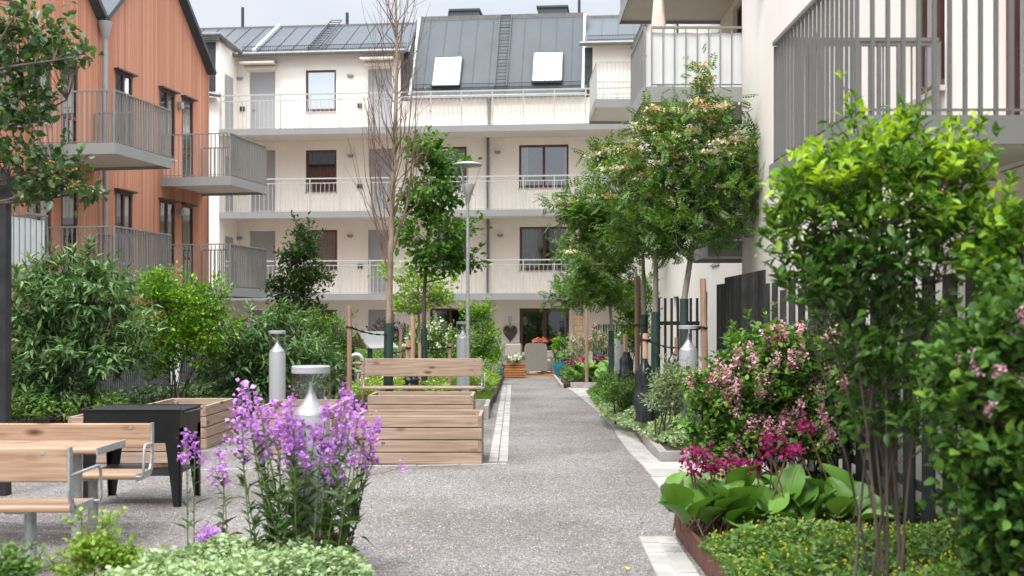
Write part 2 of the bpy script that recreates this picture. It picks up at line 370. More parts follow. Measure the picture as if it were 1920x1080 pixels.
def offset_path(pts, d):
    out = []
    for i, p in enumerate(pts):
        a = pts[max(i - 1, 0)]; b = pts[min(i + 1, len(pts) - 1)]; t = Vector((b.x - a.x, b.y - a.y, 0)).normalized(); n = Vector((t.y, -t.x, 0))
        out.append(p + n * d)
    return out
def resample(pts, step):
    out = [pts[0].copy()]; acc = 0
    for a, b in zip(pts, pts[1:]):
        L = (b - a).length; t = step - acc
        while t <= L: out.append(a + (b - a) * (t / L)); t += step
        acc = (acc + L) % step
    return out
def smooth_path(pts, n=6):
    out = []
    for i in range(len(pts) - 1):
        p0, p1, p2, p3 = pts[max(i - 1, 0)], pts[i], pts[i + 1], pts[min(i + 2, len(pts) - 1)]
        for k in range(n):
            t = k / n; out.append(.5 * ((2 * p1) + (p2 - p0) * t + (2 * p0 - 5 * p1 + 4 * p2 - p3) * t * t + (3 * p1 - p0 - 3 * p2 + p3) * t ** 3))
    return out + [pts[-1]]
def paver_rows(name, pts, rows, w, length, rng, z=.012, mat=None, gap=.014):
    """rows of cut stones laid along a path, to its right-hand side"""
    mb = MB(); pts = [Vector((p.x, p.y, 0)) for p in pts]
    for r in range(rows):
        A = offset_path(pts, r * w + gap / 2); B = offset_path(pts, (r + 1) * w - gap / 2)
        # walk along
        cum = [0]
        for a, b in zip(pts, pts[1:]): cum.append(cum[-1] + (b - a).length)
        def at(P, s):
            for i in range(len(cum) - 1):
                if s <= cum[i + 1] or i == len(cum) - 2:
                    t = (s - cum[i]) / max(1e-6, cum[i + 1] - cum[i]); return P[i].lerp(P[i + 1], min(max(t, 0), 1))
        s = -rng.random() * length * .5
        while s < cum[-1]:
            l = length * rng.uniform(.8, 1.2); s0, s1 = max(0, s + gap / 2), min(cum[-1], s + l - gap / 2); s += l
            if s1 - s0 < .03: continue
            z1 = z + rng.uniform(-.003, .003); c = [at(A, s0), at(A, s1), at(B, s1), at(B, s0)]
            lo = [(q.x, q.y, 0.0) for q in c]; e = .004
            cc = sum(c, Vector()) / 4
            hi = [(q.x + (cc.x - q.x) * e / max(.02, (cc - q).length), q.y + (cc.y - q.y) * e / max(.02, (cc - q).length), z1) for q in c]
            mb.mesh(lo + hi, [(4, 5, 6, 7), (0, 1, 5, 4), (1, 2, 6, 5), (2, 3, 7, 6), (3, 0, 4, 7)])
    # make sure upward faces point up
    o = mb.build(name, mat or m_paver); return tag(o, kind='structure')
rng = random.Random(3)
lp = [G(915, 866), G(917, 858), G(942, 722)]
paver_rows('paving_strip', lp, 2, .125, .30, rng)
rp = smooth_path([G(1048, 719), G(1070, 731), G(1098, 753), G(1125, 776), G(1148, 800), G(1160, 820), G(1181, 849), G(1201, 869)])
paver_rows('paving_strip', rp, 2, -.13, .30, rng)
paver_rows('paving_strip', [G(1199, 1008), G(1233, 1080), G(1300, 1215)], 2, -.138, .34, rng)
# thin row along the front of the planters
paver_rows('paving_strip', [G(60, 885), G(420, 880), G(948, 869)], 1, .09, .5, rng, z=.01)
# landing slabs on the right
sl = MB()
xs = [1.58, 2.4, 3.4]; ys = [11.75, 12.4, 13.1, 13.8, 14.5]
for j in range(4):
    xo = rng.uniform(-.3, .3)
    for a, b in ((1.535 + .012 * j, 2.3 + xo), (2.3 + xo, 3.4)):
        z1 = .012 + rng.uniform(-.002, .002); sl.box(a + .004, b - .004, ys[j] + .004, ys[j + 1] - .004, 0, z1)
o = sl.build('paving_slabs', m_paver); tag(o, kind='structure')
sl = MB()
for j in range(3): sl.box(1.7, 3.0, 28.6 + j * .7, 29.26 + j * .7, 0, .012)
tag(sl.build('paving_slabs', m_paver), kind='structure')

# kerbs and planting beds
def kerb_line(name, pts, w, h, length, mat, rng):
    return paver_rows(name, pts, 1, w, length, rng, z=h, mat=mat, gap=.006)
kp = smooth_path([G(1110, 742), G(1130, 754), G(1153, 770), G(1181, 794), G(1200, 820), G(1236, 866)])
kerb_line('kerb', kp, -.10, .13, .8, m_kerb, rng)
kq = [G(1236, 866), Vector((3.0, G(1236, 866).y, 0))]
kerb_line('kerb', kq, -.10, .13, .8, m_kerb, rng)
def bed(name, poly, z, rng, mat=None):
    mb = MB(); n = len(poly); zs = z
    top = [(p[0], p[1], zs) for p in poly]; bot = [(p[0], p[1], 0) for p in poly]
    mb.poly(top)
    for k in range(n): mb.poly([bot[k], bot[(k + 1) % n], top[(k + 1) % n], top[k]])
    return tag(mb.build(name, mat or m_soil), kind='structure')
ki = offset_path([Vector((p.x, p.y, 0)) for p in kp], -.11)
bed_right = [(p.x, p.y) for p in ki] + [(3.05, ki[-1].y + .12), (3.05, 28.4), (1.95, 28.4)]
bed_right[len(ki) - 1] = (ki[-1].x, ki[-1].y + .11)
bed('planting_bed', bed_right, .12, rng)
bed_far = [(1.35, 30.6), (1.75, 30.9), (3.2, 30.9), (3.2, 36.0), (1.6, 36.2), (1.42, 34)]
bed('planting_bed', bed_far, .12, rng)
bk = MB(); bk.box(1.52, 2.35, 30.42, 30.54, 0, .16); bk.box(1.27, 1.34, 30.5, 36, 0, .1)
tag(bk.build('kerb', m_kerb), kind='structure')
bed_near = [(1.36, 9.55), (1.36, 3.2), (3.4, 3.2), (3.4, 11.6), (2.2, 11.6), (1.9, 9.9)]
bed('planting_bed', bed_near, .14, rng)
ce = MB(); ce.box(1.335, 1.357, 3.2, 9.56, 0, .175); ce.box(1.335, 1.92, 9.562, 9.582, 0, .175)
o = ce.build('bed_edging', m_corten); tag(o, 'rust brown steel edging round the yellow flowered bed', 'edging')
bed_mid = [(-.72, 24.0), (-.52, 31.5), (-.35, 37), (-5.2, 37), (-5.2, 30), (-3.1, 24.2), (-3.0, 20.3), (-1.0, 20.3)]
bed('planting_bed', [(-.42, 22.7), (-.40, 25.0), (-.36, 25.2), (-.30, 31.5), (-.25, 37), (-6.0, 37), (-6.0, 31), (-3.5, 25.2), (-3.2, 22.7)], .16, rng)
bed_fore = [(-2.4, 7.4), (-1.9, 8.0), (-1.0, 8.05), (-.86, 7.4), (-.80, 6.0), (-2.6, 6.0)]
bed('planting_bed', bed_fore, .05, rng)
bed('planting_bed', [(-11, 18.3), (-4.6, 18.3), (-3.6, 21), (-3.9, 27.5), (-9.4, 27.5)], .08, rng)
# wooden corner by the left strip and low edging of the mid bed
we = MB(); we.box(-.50, -.42, 20.9, 22.68, 0, .24); we.box(-1.4, -.51, 22.58, 22.67, 0, .24); we.box(-1.2, -.51, 20.8, 20.88, 0, .1)
o = we.build('bed_edging', m_kerb); tag(o, 'weathered grey timber edging at the corner beside the left paving strip', 'edging')
lw = MB(); lw.poly([(-1.3, 22.75, .165), (-.44, 22.75, .165), (-.42, 25.3, .165), (-1.3, 25.3, .165)])
tag(lw.build('lawn', m_soil), kind='structure')
# wood deck of the patio
dk = MB()
for j in range(7): dk.box(-.4, 1.7, 37.1 + j * .15, 37.235 + j * .15, 0, .05)
tag(dk.build('patio_deck', m_terrawood), kind='structure')
pv = MB(); pv.box(-6, 3.2, 38.2, 41.6, 0, .02); tag(pv.build('patio', m_kerb), kind='structure')

# ================================================================== building helpers (local frame: x along, -y outwards, z up)
def wall_holes(mb, u0, u1, z0, z1, holes, depth=.12, y=0.0):
    us = sorted({u0, u1, *[min(max(h[i], u0), u1) for h in holes for i in (0, 1)]}); zs = sorted({z0, z1, *[min(max(h[i], z0), z1) for h in holes for i in (2, 3)]})
    for a, b in zip(us, us[1:]):
        for c, d in zip(zs, zs[1:]):
            mu, mz = (a + b) / 2, (c + d) / 2
            if any(h[0] < mu < h[1] and h[2] < mz < h[3] for h in holes): continue
            mb.poly([(a, y, c), (b, y, c), (b, y, d), (a, y, d)])
    for a, b, c, d in holes:
        Y = y + depth
        mb.poly([(a, y, c), (a, y, d), (a, Y, d), (a, Y, c)]); mb.poly([(b, y, c), (b, Y, c), (b, Y, d), (b, y, d)])
        mb.poly([(a, y, d), (b, y, d), (b, Y, d), (a, Y, d)]); mb.poly([(a, y, c), (a, Y, c), (b, Y, c), (b, y, c)])
def window(parent, h, mull=1, glass=None, curtain=None, cmat=None, depth=.12, fw=.07, y=0.0, sill=True, frame=None, room=.9, rail=None, blind=False):
    a, b, c, d = h; yf = y + depth - .055
    f = MB(); f.box(a, a + fw, yf, yf + .06, c, d); f.box(b - fw, b, yf, yf + .06, c, d)
    f.box(a + fw, b - fw, yf, yf + .06, d - fw, d); f.box(a + fw, b - fw, yf, yf + .06, c, c + fw * 1.5)
    for k in range(1, mull):
        x = a + (b - a) * k / mull; f.box(x - fw * .65, x + fw * .65, yf, yf + .06, c + fw * 1.5, d - fw)
    if rail: f.box(a + fw, b - fw, yf, yf + .058, c + rail, c + rail + .08)
    wn = f.build('window', frame or m_brown, parent)
    p = MB(); p.poly([(a + fw, yf + .035, c + fw), (b - fw, yf + .035, c + fw), (b - fw, yf + .035, d - fw), (a + fw, yf + .035, d - fw)])
    p.build('pane', glass or m_glass, wn)
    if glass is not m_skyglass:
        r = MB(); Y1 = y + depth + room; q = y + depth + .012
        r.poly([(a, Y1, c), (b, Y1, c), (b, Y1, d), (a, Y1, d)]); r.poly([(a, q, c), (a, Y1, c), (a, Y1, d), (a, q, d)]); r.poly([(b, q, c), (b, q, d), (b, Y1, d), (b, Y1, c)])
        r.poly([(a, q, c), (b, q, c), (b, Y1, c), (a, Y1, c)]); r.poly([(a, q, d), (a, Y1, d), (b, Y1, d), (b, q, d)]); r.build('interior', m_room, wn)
        if curtain:
            cm = MB()
            for (s0, s1) in curtain:
                n = max(4, int((s1 - s0) * (b - a) / .035)); prev = None
                for k in range(n + 1):
                    t = s0 + (s1 - s0) * k / n; x = a + fw * .5 + (b - a - fw) * t; yy = y + depth + .07 + .022 * math.sin(k * 1.9) + .01 * math.sin(k * .7)
                    if prev: cm.poly([(prev[0], prev[1], c + .02), (x, yy, c + .02), (x, yy, d - .02), (prev[0], prev[1], d - .02)], True)
                    prev = (x, yy)
            cm.build('curtain', cmat or m_curtain, wn)
        if blind:
            cm = MB(); n = int((b - a) / .09)
            for k in range(n): x = a + (b - a) * (k + .05) / n; cm.box(x, x + (b - a) / n * .92, y + depth + .03, y + depth + .04, c + .02, d - .02)
            cm.build('blind', m_blind, wn)
    if sill:
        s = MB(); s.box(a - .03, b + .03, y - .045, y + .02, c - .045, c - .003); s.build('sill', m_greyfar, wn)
    return wn
def railing(mb, p0, p1, z0, z1, step=.11, bw=.012, bd=.035, rail=.045, top=True, posts=None, hand=None):
    """vertical bars from p0 to p1 (local xy)"""
    p0 = Vector((p0[0], p0[1], 0)); p1 = Vector((p1[0], p1[1], 0)); L = (p1 - p0).length; d = (p1 - p0) / L; n = max(1, round(L / step)); nn = Vector((-d.y, d.x, 0))
    def bar(s, w, dp, za, zb):
        c = p0 + d * s; q = [c - d * w / 2 - nn * dp / 2, c + d * w / 2 - nn * dp / 2, c + d * w / 2 + nn * dp / 2, c - d * w / 2 + nn * dp / 2]
        mb.mesh([(v.x, v.y, za) for v in q] + [(v.x, v.y, zb) for v in q], [(3, 2, 1, 0), (4, 5, 6, 7), (0, 1, 5, 4), (1, 2, 6, 5), (2, 3, 7, 6), (3, 0, 4, 7)])
    for k in range(n + 1): bar(L * k / n, bw, bd, z0, z1 - .02)
    a = p0 + Vector((0, 0, z1)); b = p1 + Vector((0, 0, z1))
    if top: mb.beam(a, b, rail, .03 if rail > .03 else rail)
    mb.beam(p0 + Vector((0, 0, z0 + .04)), p1 + Vector((0, 0, z0 + .04)), bd * 1.05, .012)
    if hand:
        m = max(1, round(L / 1.05))
        for k in range(m + 1): bar(L * k / m, .035, .04, z0, z1 + hand)
        mb.beam(a + Vector((0, 0, hand)), b + Vector((0, 0, hand)), .045, .045)

# ================================================================== far cream building
F = Frame((800 - 960) / FP * 42, 42, R(-5.8)); FY = -1.8
fb = thing('apartment_building', 'cream rendered building across the courtyard end with three access galleries and slate grey metal roof', 'building', F.o, F.a)
def fz(px, py, y=0): return F.uz(px, py, y)
def frect(x0, y0, x1, y1, y=0):
    m = (x0 + x1) / 2; return (F.u(x0, y), F.u(x1, y), fz(m, y1, y)[1], fz(m, y0, y)[1])
uL, uD, uM, uR = F.u(445), F.u(768), F.u(1096), F.u(1215)
zs = [fz(800, 551.5, FY)[1], fz(800, 395.5, FY)[1], fz(800, 237.5, FY)[1]]   # gallery floors
zM, zE = 9.75, fz(600, 96)[1]
# windows and doors: (x0,y0,x1,y1, kind)
doors = [(468, 134, 516, 2), (690, 128, 735, 2), (468, 281, 516, 1), (692, 278, 735, 1), (468, 432, 516, 0), (690, 430, 735, 0), (470, 580, 517, -1), (690, 580, 740, -1)]
wins = [(573, 131, 630, 209, 'sky'), (573, 281, 631, 360, 'dark'), (574, 431, 632, 506, 'curt'), (574, 581, 632, 655, 'g0'),
        (806, 275, 875, 358, 'blind'), (820, 428, 874, 505, 'curt'), (806, 578, 882, 650, 'g0'),
        (973, 271, 1066, 352, 'dbl'), (974, 425, 1067, 507, 'dblc'), (974, 578, 1067, 660, 'pat'),
        (1115, 268, 1171, 349, 'skyb'), (1115, 422, 1171, 505, 'curt')]
H_all = []
for (x0, y0, x1, lv) in doors:
    zb = (zs[lv] if lv >= 0 else 0) + .02; a, b, c, d = frect(x0, y0, x1, y0 + 100); H_all.append((a, b, zb, d))
for wv in wins: H_all.append(frect(*wv[:4]))
wall = MB()
for (a, b, zt) in ((uL, uD, zE), (uD, uM, zM), (uM, uR, zE)):
    wall_holes(wall, a, b, 0, zt, [h for h in H_all if a < (h[0] + h[1]) / 2 < b])
# projecting left wing (side wall facing right, front strip)
uW = F.u(385, FY)
uF = F.u(411, FY)
side_holes = []
wall.poly([(uF, FY, 0), (uL, 0, 0), (uL, 0, zE), (uF, FY, zE)])
wall.poly([(uW - 3, FY, 0), (uF, FY, 0), (uF, FY, fz(400, 175, FY)[1]), (uW - 3, FY, fz(400, 175, FY)[1])])
wall.poly([(uF - .0, FY, fz(400, 175, FY)[1]), (uF, FY, zE), (uF - .12, FY, zE), (uF - .12, FY, fz(400, 175, FY)[1])])
wall.box(uL - 3, uR, 6.2, 6.4, 0, 11)
wall.build('wall', m_cream, fb)
# dark cheek on the front strip
ck = MB(); z7 = fz(400, 172, FY)[1]; ck.poly([(uF - .125, FY - .004, z7), (uF - .125, FY - .004, zE - .02), (uW - .4, FY - .004, zE - .02), (uW - .4, FY - .004, z7)])
ck.poly([(uF - .12, FY - .03, z7 - .15), (uF + .1, FY - .3, z7 - .22), (uW - .4, FY - .3, z7 - .22), (uW - .4, FY - .03, z7 - .12)])
ck.build('cladding', m_dark, fb)
g2 = MB(); g2.tube([(uF + .15, FY - .33, z7 - .2), (uW - .5, FY - .33, z7 + .02)], .075, 10); g2.build('gutter', m_gutter, fb)
for i, (x0, y0, x1, lv) in enumerate(doors):
    a, b, c, d = H_all[i]; m = MB(); m.box(a + .012, b - .012, .07, .11, c, d - .012); dr = m.build('door', m_door, fb)
    hnd = MB(); hx = a + .1; hnd.box(hx, hx + .12, .03, .05, c + 1.0, c + 1.02); hnd.box(hx, hx + .03, .05, .07, c + .96, c + 1.08); hnd.build('handle', m_galv, dr)
for i, wv in enumerate(wins):
    h = H_all[len(doors) + i]; k = wv[4]
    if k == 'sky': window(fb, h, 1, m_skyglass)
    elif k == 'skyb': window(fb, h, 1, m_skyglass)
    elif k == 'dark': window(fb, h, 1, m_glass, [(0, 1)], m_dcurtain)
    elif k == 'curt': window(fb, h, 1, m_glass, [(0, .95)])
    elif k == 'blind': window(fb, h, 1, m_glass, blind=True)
    elif k == 'dbl': window(fb, h, 2, m_glass2, [(0, .16), (.92, 1)])
    elif k == 'dblc': window(fb, h, 2, m_glass, [(0, .42), (.6, 1)], M_plain('grey_sheer', (.24, .23, .21), .9))
    elif k == 'pat': window(fb, (h[0], h[1], .25, h[3]), 2, m_glass, sill=False, fw=.1) if False else window(fb, h, 2, m_glass, sill=False, fw=.11)
    else: window(fb, h, 2 if wv[2] - wv[0] > 60 else 1, m_glass, sill=False)
# side door in the left wing wall, each level
sd_ = MB()
for lv, (ya, yb) in enumerate(((432, 500), (290, 390), (128, 232))):
    for t0, t1 in ((.62, .86),):
        p = Vector((uF, FY, 0)).lerp(Vector((uL, 0, 0)), .30); q = Vector((uF, FY, 0)).lerp(Vector((uL, 0, 0)), .75); n = Vector((.012, -.004, 0))
        z0, z1 = zs[lv] + .02, zs[lv] + 2.08; p, q = p + n, q + n
        m = MB(); m.poly([(p.x, p.y, z0), (q.x, q.y, z0), (q.x, q.y, z1), (p.x, p.y, z1)]); m.build('side_door', m_door, fb)
# galleries
for lv, z in enumerate(zs):
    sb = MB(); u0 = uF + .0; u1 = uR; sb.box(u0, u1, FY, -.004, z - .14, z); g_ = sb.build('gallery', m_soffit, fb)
    fs = MB(); fs.box(u0, u1, FY - .035, FY - .002, z - .2, z + .02); fs.build('fascia', m_fascia, g_)
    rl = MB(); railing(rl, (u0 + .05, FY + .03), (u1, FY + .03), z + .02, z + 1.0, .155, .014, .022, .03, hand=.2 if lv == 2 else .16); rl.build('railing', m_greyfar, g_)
# cream band seen in front of the mansard (parapet under roof) is the wall itself; sconces, awnings, boxes, pipes
for (px, py) in ((450, 147), (657, 142), (658, 292), (657, 442), (449, 446), (933, 285), (938, 441), (657, 590)):
    u, z = fz(px, py); m = MB(); m.box(u - .11, u + .11, -.09, -.002, z - .035, z + .035); m.box(u - .07, u + .07, -.06, -.002, z - .07, z - .036); m.build('wall_light', m_sconce, fb)
for (px, py) in ((455, 204), (675, 198), (675, 349), (676, 499)):
    u, z = fz(px, py); m = MB(); m.box(u - .08, u + .08, -.08, -.002, z - .09, z + .07); m.build('intercom_box', m_dark, fb)
for (a, y0, b) in ((463, 122, 517), (686, 114, 738)):
    u0, z = fz(a, y0); u1 = F.u(b); m = MB(); m.poly([(u0 - .1, -.55, z - .02), (u1 + .1, -.55, z - .02), (u1 + .1, -.005, z + .1), (u0 - .1, -.005, z + .1)]); m.box(u0 - .1, u1 + .1, -.57, -.551, z - .06, z + .01)
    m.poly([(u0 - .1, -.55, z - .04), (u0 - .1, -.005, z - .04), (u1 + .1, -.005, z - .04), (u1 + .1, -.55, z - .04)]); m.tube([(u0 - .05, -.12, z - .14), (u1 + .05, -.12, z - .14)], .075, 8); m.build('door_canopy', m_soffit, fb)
for lv in range(3):
    z0 = (zs[lv - 1] if lv else 0) + (.03 if lv else 0); z1 = zs[lv] - .15
    u = F.u(915, -.1); m = MB(); m.tube([(u, -.1, z0), (u, -.1, z1)], .055, 10); m.build('downpipe', m_gutter, fb)
u = F.u(917, -.08); m = MB(); m.tube([(u, -.08, zs[2] + .02), (u, -.08, zM)], .055, 10); m.build('downpipe', m_gutter, fb)
# --- roof
def roof_plane(name, u0, u1, yA, zA, yB, zB, seam=.62, u0b=None, u1b=None, windows=()):
    """plane from lower edge (yA,zA) to upper edge (yB,zB) with standing seams"""
    m = MB(); u0b = u0 if u0b is None else u0b; u1b = u1 if u1b is None else u1b
    m.poly([(u0, yA, zA), (u1, yA, zA), (u1b, yB, zB), (u0b, yB, zB)])
    n = int((u1 - u0) / seam); nrm = Vector((0, -(zB - zA), (yB - yA))).normalized()
    for k in range(1, n + 1):
        t = k / (n + 1); a = Vector((u0 + (u1 - u0) * t, yA, zA)); b = Vector((u0b + (u1b - u0b) * t, yB, zB))
        m.beam(a + nrm * .012, b + nrm * .012, .018, .03, nrm)
    return m.build(name, m_roof, fb), nrm
yR1, zR1 = 2.9, 13.15
LW0 = uW - 3.0
roof_plane('roof', LW0, uD, -.35, zE - .12, yR1, zR1)
roof_plane('mansard_roof', uD - .1, uM + .1, -.22, zM + .0, 1.75, 13.0)
roof_plane('roof', uM, uR + 3, -.35, zE - .02, yR1 - .2, zR1)
tp = MB(); tp.box(LW0, uD, yR1 - .05, yR1 + 3, zR1 - .1, zR1 + .04); tp.box(uD, uM, 1.7, 5, 12.93, 13.1); tp.box(uM, uR + 3, yR1 - .25, yR1 + 3, zR1 - .1, zR1 + .07); tp.build('roof_ridge', m_gutter, fb)
ch = MB(); ch.poly([(uD, -.02, zM - .1), (uD, -.02, zE - .1), (uD, yR1, zR1), (uD, 1.7, 12.9)]); ch.poly([(uD - .32, -.012, zM - .1), (uD, -.012, zM - .1), (uD, -.012, zE - .1), (uD - .32, -.012, zE - .1)]); ch.build('dormer_cheek', m_dark, fb); ch = MB(); ch.poly([(uM, -.02, zM - .1), (uM, 1.7, 12.9), (uM, yR1, zR1), (uM, -.02, zE - .1)])
ch.poly([(uM, -.012, zM - .1), (uM + .28, -.012, zM - .1), (uM + .28, -.012, zE - .1), (uM, -.012, zE - .1)])
ch.build('dormer_cheek', m_dark, fb)
def slope_pt(u, t, off=0, A=(-.22, zM), B=(1.75, 13.0)):
    n = Vector((0, -(B[1] - A[1]), (B[0] - A[0]))).normalized(); p = Vector((u, A[0] + (B[0] - A[0]) * t, A[1] + (B[1] - A[1]) * t)); return p + n * off
AL, BL = (-.35, zE - .12), (yR1, zR1)
fl = MB()
fl.beam(slope_pt(uD + .06, 0, .06), slope_pt(uD + .06, 1, .06), .09, .12); fl.build('white_flashing', m_white, fb); fl = MB()
fl.beam(slope_pt(uM - .05, .02, .06), slope_pt(uM - .05, 1, .06), .09, .12); fl.build('white_flashing', m_white, fb); fl = MB()
fl.beam(slope_pt(F.u(480), .02, .06, AL, BL), slope_pt(F.u(480), 1, .06, AL, BL), .10, .12)
fl.build('white_flashing', m_white, fb)
gt = MB()
gt.tube([(F.u(360), -.45, zE - .16), (uL + .2, -.45, zE - .16), (uD - .1, -.45, zE - .16)], .085, 10); gt.build('gutter', m_gutter, fb)
gt = MB(); gt.tube([(uW - .6, FY - .25, zE + .18), (uF + .1, FY - .25, zE + .18), (uL + .3, -.42, zE - .1)], .085, 10); gt.box(LW0, uF + .08, FY - .2, 1.5, zE, zE + .1); gt.build('gutter', m_gutter, fb)
gt = MB(); gt.tube([(uD - .3, -.33, zM - .06), (uM + .1, -.33, zM - .06)], .08, 10); gt.build('gutter', m_gutter, fb)
gt = MB(); gt.tube([(uM - .15, -.45, zE - .06), (uR + .3, -.45, zE - .06)], .085, 10); gt.build('gutter', m_gutter, fb)
def snow_guard(a, b, A, B, t):
    m = MB(); L = b - a; n = int(L / .07); p = slope_pt(a, t, .0, A, B)
    for k in range(n + 1): q = slope_pt(a + L * k / n, t, .08, A, B); m.box(q.x - .006, q.x + .006, q.y - .006, q.y + .006, q.z - .1, q.z + .09)
    for dz in (-.06, .08): q = slope_pt(a, t, .08, A, B); m.beam((a, q.y, q.z + dz), (b, q.y, q.z + dz), .02, .02)
    m.build('snow_guard', m_dark, fb)
snow_guard(uL + .2, uD - .1, AL, BL, .10); snow_guard(uD + .15, uM - .1, (-.22, zM), (1.75, 13.0), .10); snow_guard(uM + .1, uR, (-.35, zE - .02), (yR1 - .2, zR1), .10)
def roof_ladder(u, A, B, t0, t1, w=.42):
    m = MB()
    for s in (-1, 1): m.beam(slope_pt(u + s * w / 2, t0, .12, A, B), slope_pt(u + s * w / 2, t1, .12, A, B), .03, .04)
    L = math.hypot(B[0] - A[0], B[1] - A[1]) * (t1 - t0); n = int(L / .3)
    for k in range(n + 1): q = t0 + (t1 - t0) * k / n; m.beam(slope_pt(u - w / 2, q, .12, A, B), slope_pt(u + w / 2, q, .12, A, B), .025, .025)
    m.build('roof_ladder', m_dark, fb)
roof_ladder(F.uz(944, 100, .8)[0], (-.22, zM), (1.75, 13.0), .08, 1.0); roof_ladder(F.u(590), AL, BL, .05, 1.1)
for (x0, x1, t0, t1) in ((815, 866, .10, .47), (1000, 1055, .13, .50)):
    u0, u1 = F.uz(x0, 130, .5)[0], F.uz(x1, 130, .5)[0]; nn = Vector((0, -(13 - zM), 1.97)).normalized()
    m = MB()
    P = [slope_pt(u0, t0, .10), slope_pt(u1, t0, .10), slope_pt(u1, t1, .10), slope_pt(u0, t1, .10)]
    for k in range(4): m.beam(P[k], P[(k + 1) % 4], .05, .10, nn)
    sk = m.build('skylight', m_dark, fb); m = MB(); m.poly([p + nn * .03 for p in P]); m.build('pane', m_skyglass, sk)
for (px, y0, y1, r) in ((455, 14, 48, .06), (651, 24, 44, .06), (1086, 0, 26, .055), (843, 22, 34, .06)):
    u, z = fz(px, y0, 3.2); z2 = fz(px, y1, 3.2)[1] - .5; m = MB(); m.tube([(u, 3.2, z2), (u, 3.2, z)], r, 10); m.build('flue_pipe', m_dark, fb)
for (x0, x1, y0, y1) in ((847, 900, 22, 32), (1010, 1064, 16, 28)):
    u0, z0 = fz(x0, y1, 3.0); u1, z1 = fz(x1, y0, 3.0); m = MB(); m.box(u0, u1, 2.6, 3.5, z0 - .4, z1 - .06); m.box(u0 - .05, u1 + .05, 2.55, 3.55, z1 - .055, z1 + .02); m.build('roof_vent', m_roof, fb)
# heart ornament and hook frame belong to the patio wall: own things
def heart(mb, c, s, th, M):
    pts = []
    for k in range(28):
        t = 2 * math.pi * k / 28; x = 16 * math.sin(t) ** 3; z = 13 * math.cos(t) - 5 * math.cos(2 * t) - 2 * math.cos(3 * t) - math.cos(4 * t); pts.append((x / 17 * s, z / 17 * s * 1.35))
    a = [M @ Vector((c[0] + x, c[1], c[2] + z)) for x, z in pts]; b = [M @ Vector((c[0] + x, c[1] + th, c[2] + z)) for x, z in pts]
    ca, cb = M @ Vector((c[0], c[1] - .04, c[2])), M @ Vector((c[0], c[1] + th, c[2])); n = len(a)
    mb.mesh(a + b + [ca, cb], [(k, (k + 1) % n, 2 * n) for k in range(n)] + [(k + n, (k + 1) % n + n, 2 * n + 1) for k in range(n)] + [(k, (k + 1) % n, (k + 1) % n + n, k + n) for k in range(n)], False)
u, z = fz(957, 624); ht = thing('heart_ornament', 'large dark wicker heart hanging on the cream wall beside the patio door', 'ornament', F.m @ Vector((u, -.1, z)), F.a)
m = MB(); heart(m, (0, 0, 0), .27, .05, Matrix.Identity(4)); m.build('heart', M_plain('dark_wicker', (.09, .075, .065), .9, var=.5, scale=60, bmp=.9), ht)
m = MB(); m.tube([(-.02, 0, .25), (-.04, 0, .6), (.04, 0, .6), (.02, 0, .25)], .008, 6); m.build('hanging_loop', m_twig, ht)

# ================================================================== left orange timber building
LA = R(90 - 10.7); LFm = Frame(-9.45, 27.9, LA)
lb = thing('timber_building', 'orange timber clad building with steep gables and projecting grey balconies on the left', 'building', LFm.o, LA)
sc_ = LFm.u(390); pitch = .92; zv = 8.62; Wg = 5.72
gab = [(sc_ - Wg * (k + 1), sc_ - Wg * k) for k in range(5)]
holes = []; specs = []
def lr(x0, y0, x1, y1):
    u0, z1 = LFm.uz(x0, y0); u1 = LFm.u(x1); return (u0, u1, LFm.uz(x0, y1)[1], z1)
zw1, zw2 = 4.86, 7.72       # window heads
for k in range(4):
    off = -Wg * k
    ua, ub = LFm.u(216) + off, LFm.u(248) + off; uc, ud = LFm.u(299) + off, LFm.u(328) + off; ue, ug = LFm.u(341) + off, LFm.u(362) + off
    for zh, zf in ((zw1, 2.62), (zw2, 5.45)):
        holes += [(ua, ub, zf + .55, zh), (uc, ud, zf + .55, zh), (ue, ug, zf + .03, zh)]; specs += [0, 0, 1]
    holes += [(ua, ub, .5, 2.0)]; specs += [0]
wl = MB(); uL0 = gab[-1][0]
wall_holes(wl, uL0, sc_, 0, zv, holes, depth=.06)
for a, b in gab:
    m_ = (a + b) / 2; wl.poly([(a, 0, zv), (b, 0, zv), (m_, 0, zv + (b - a) / 2 * pitch)])
wl.poly([(sc_, 0, 0), (sc_, 9, 0), (sc_, 9, zv), (sc_, 0, zv)])
wl.build('wall', m_orange, lb)
m = MB(); m.box(sc_ - .06, sc_ + .025, -.02, .06, 0, zv + .02); m.build('corner_board', m_orange, lb)
for a, b in gab:
    m = MB(); mid = (a + b) / 2; zt = zv + (b - a) / 2 * pitch
    for (p, q) in ((a - .02, mid), (b + .02, mid)):
        n = Vector((-(zt - zv) if p < q else (zt - zv), 0, abs(mid - p))).normalized() * .14
        A = Vector((p, -.22, zv)); B = Vector((q, -.22, zt))
        m.mesh([A + n * .25, B + n * .25, B + n, A + n] + [v + Vector((0, 9, 0)) for v in (A + n * .25, B + n * .25, B + n, A + n)], [(0, 1, 2, 3), (7, 6, 5, 4), (0, 4, 5, 1), (1, 5, 6, 2), (2, 6, 7, 3), (3, 7, 4, 0)])
    m.build('gable_roof', m_roof, lb)
for a, b in gab[:3]:
    m = MB(); m.tube([(a, -.14, .2), (a, -.14, zv - .25)], .06, 10); m.lathe([(.06, -.3), (.08, -.25), (.17, .1), (.17, .12)], (a, -.14, zv - .05), 10); m.build('downpipe', m_pipe, lb)
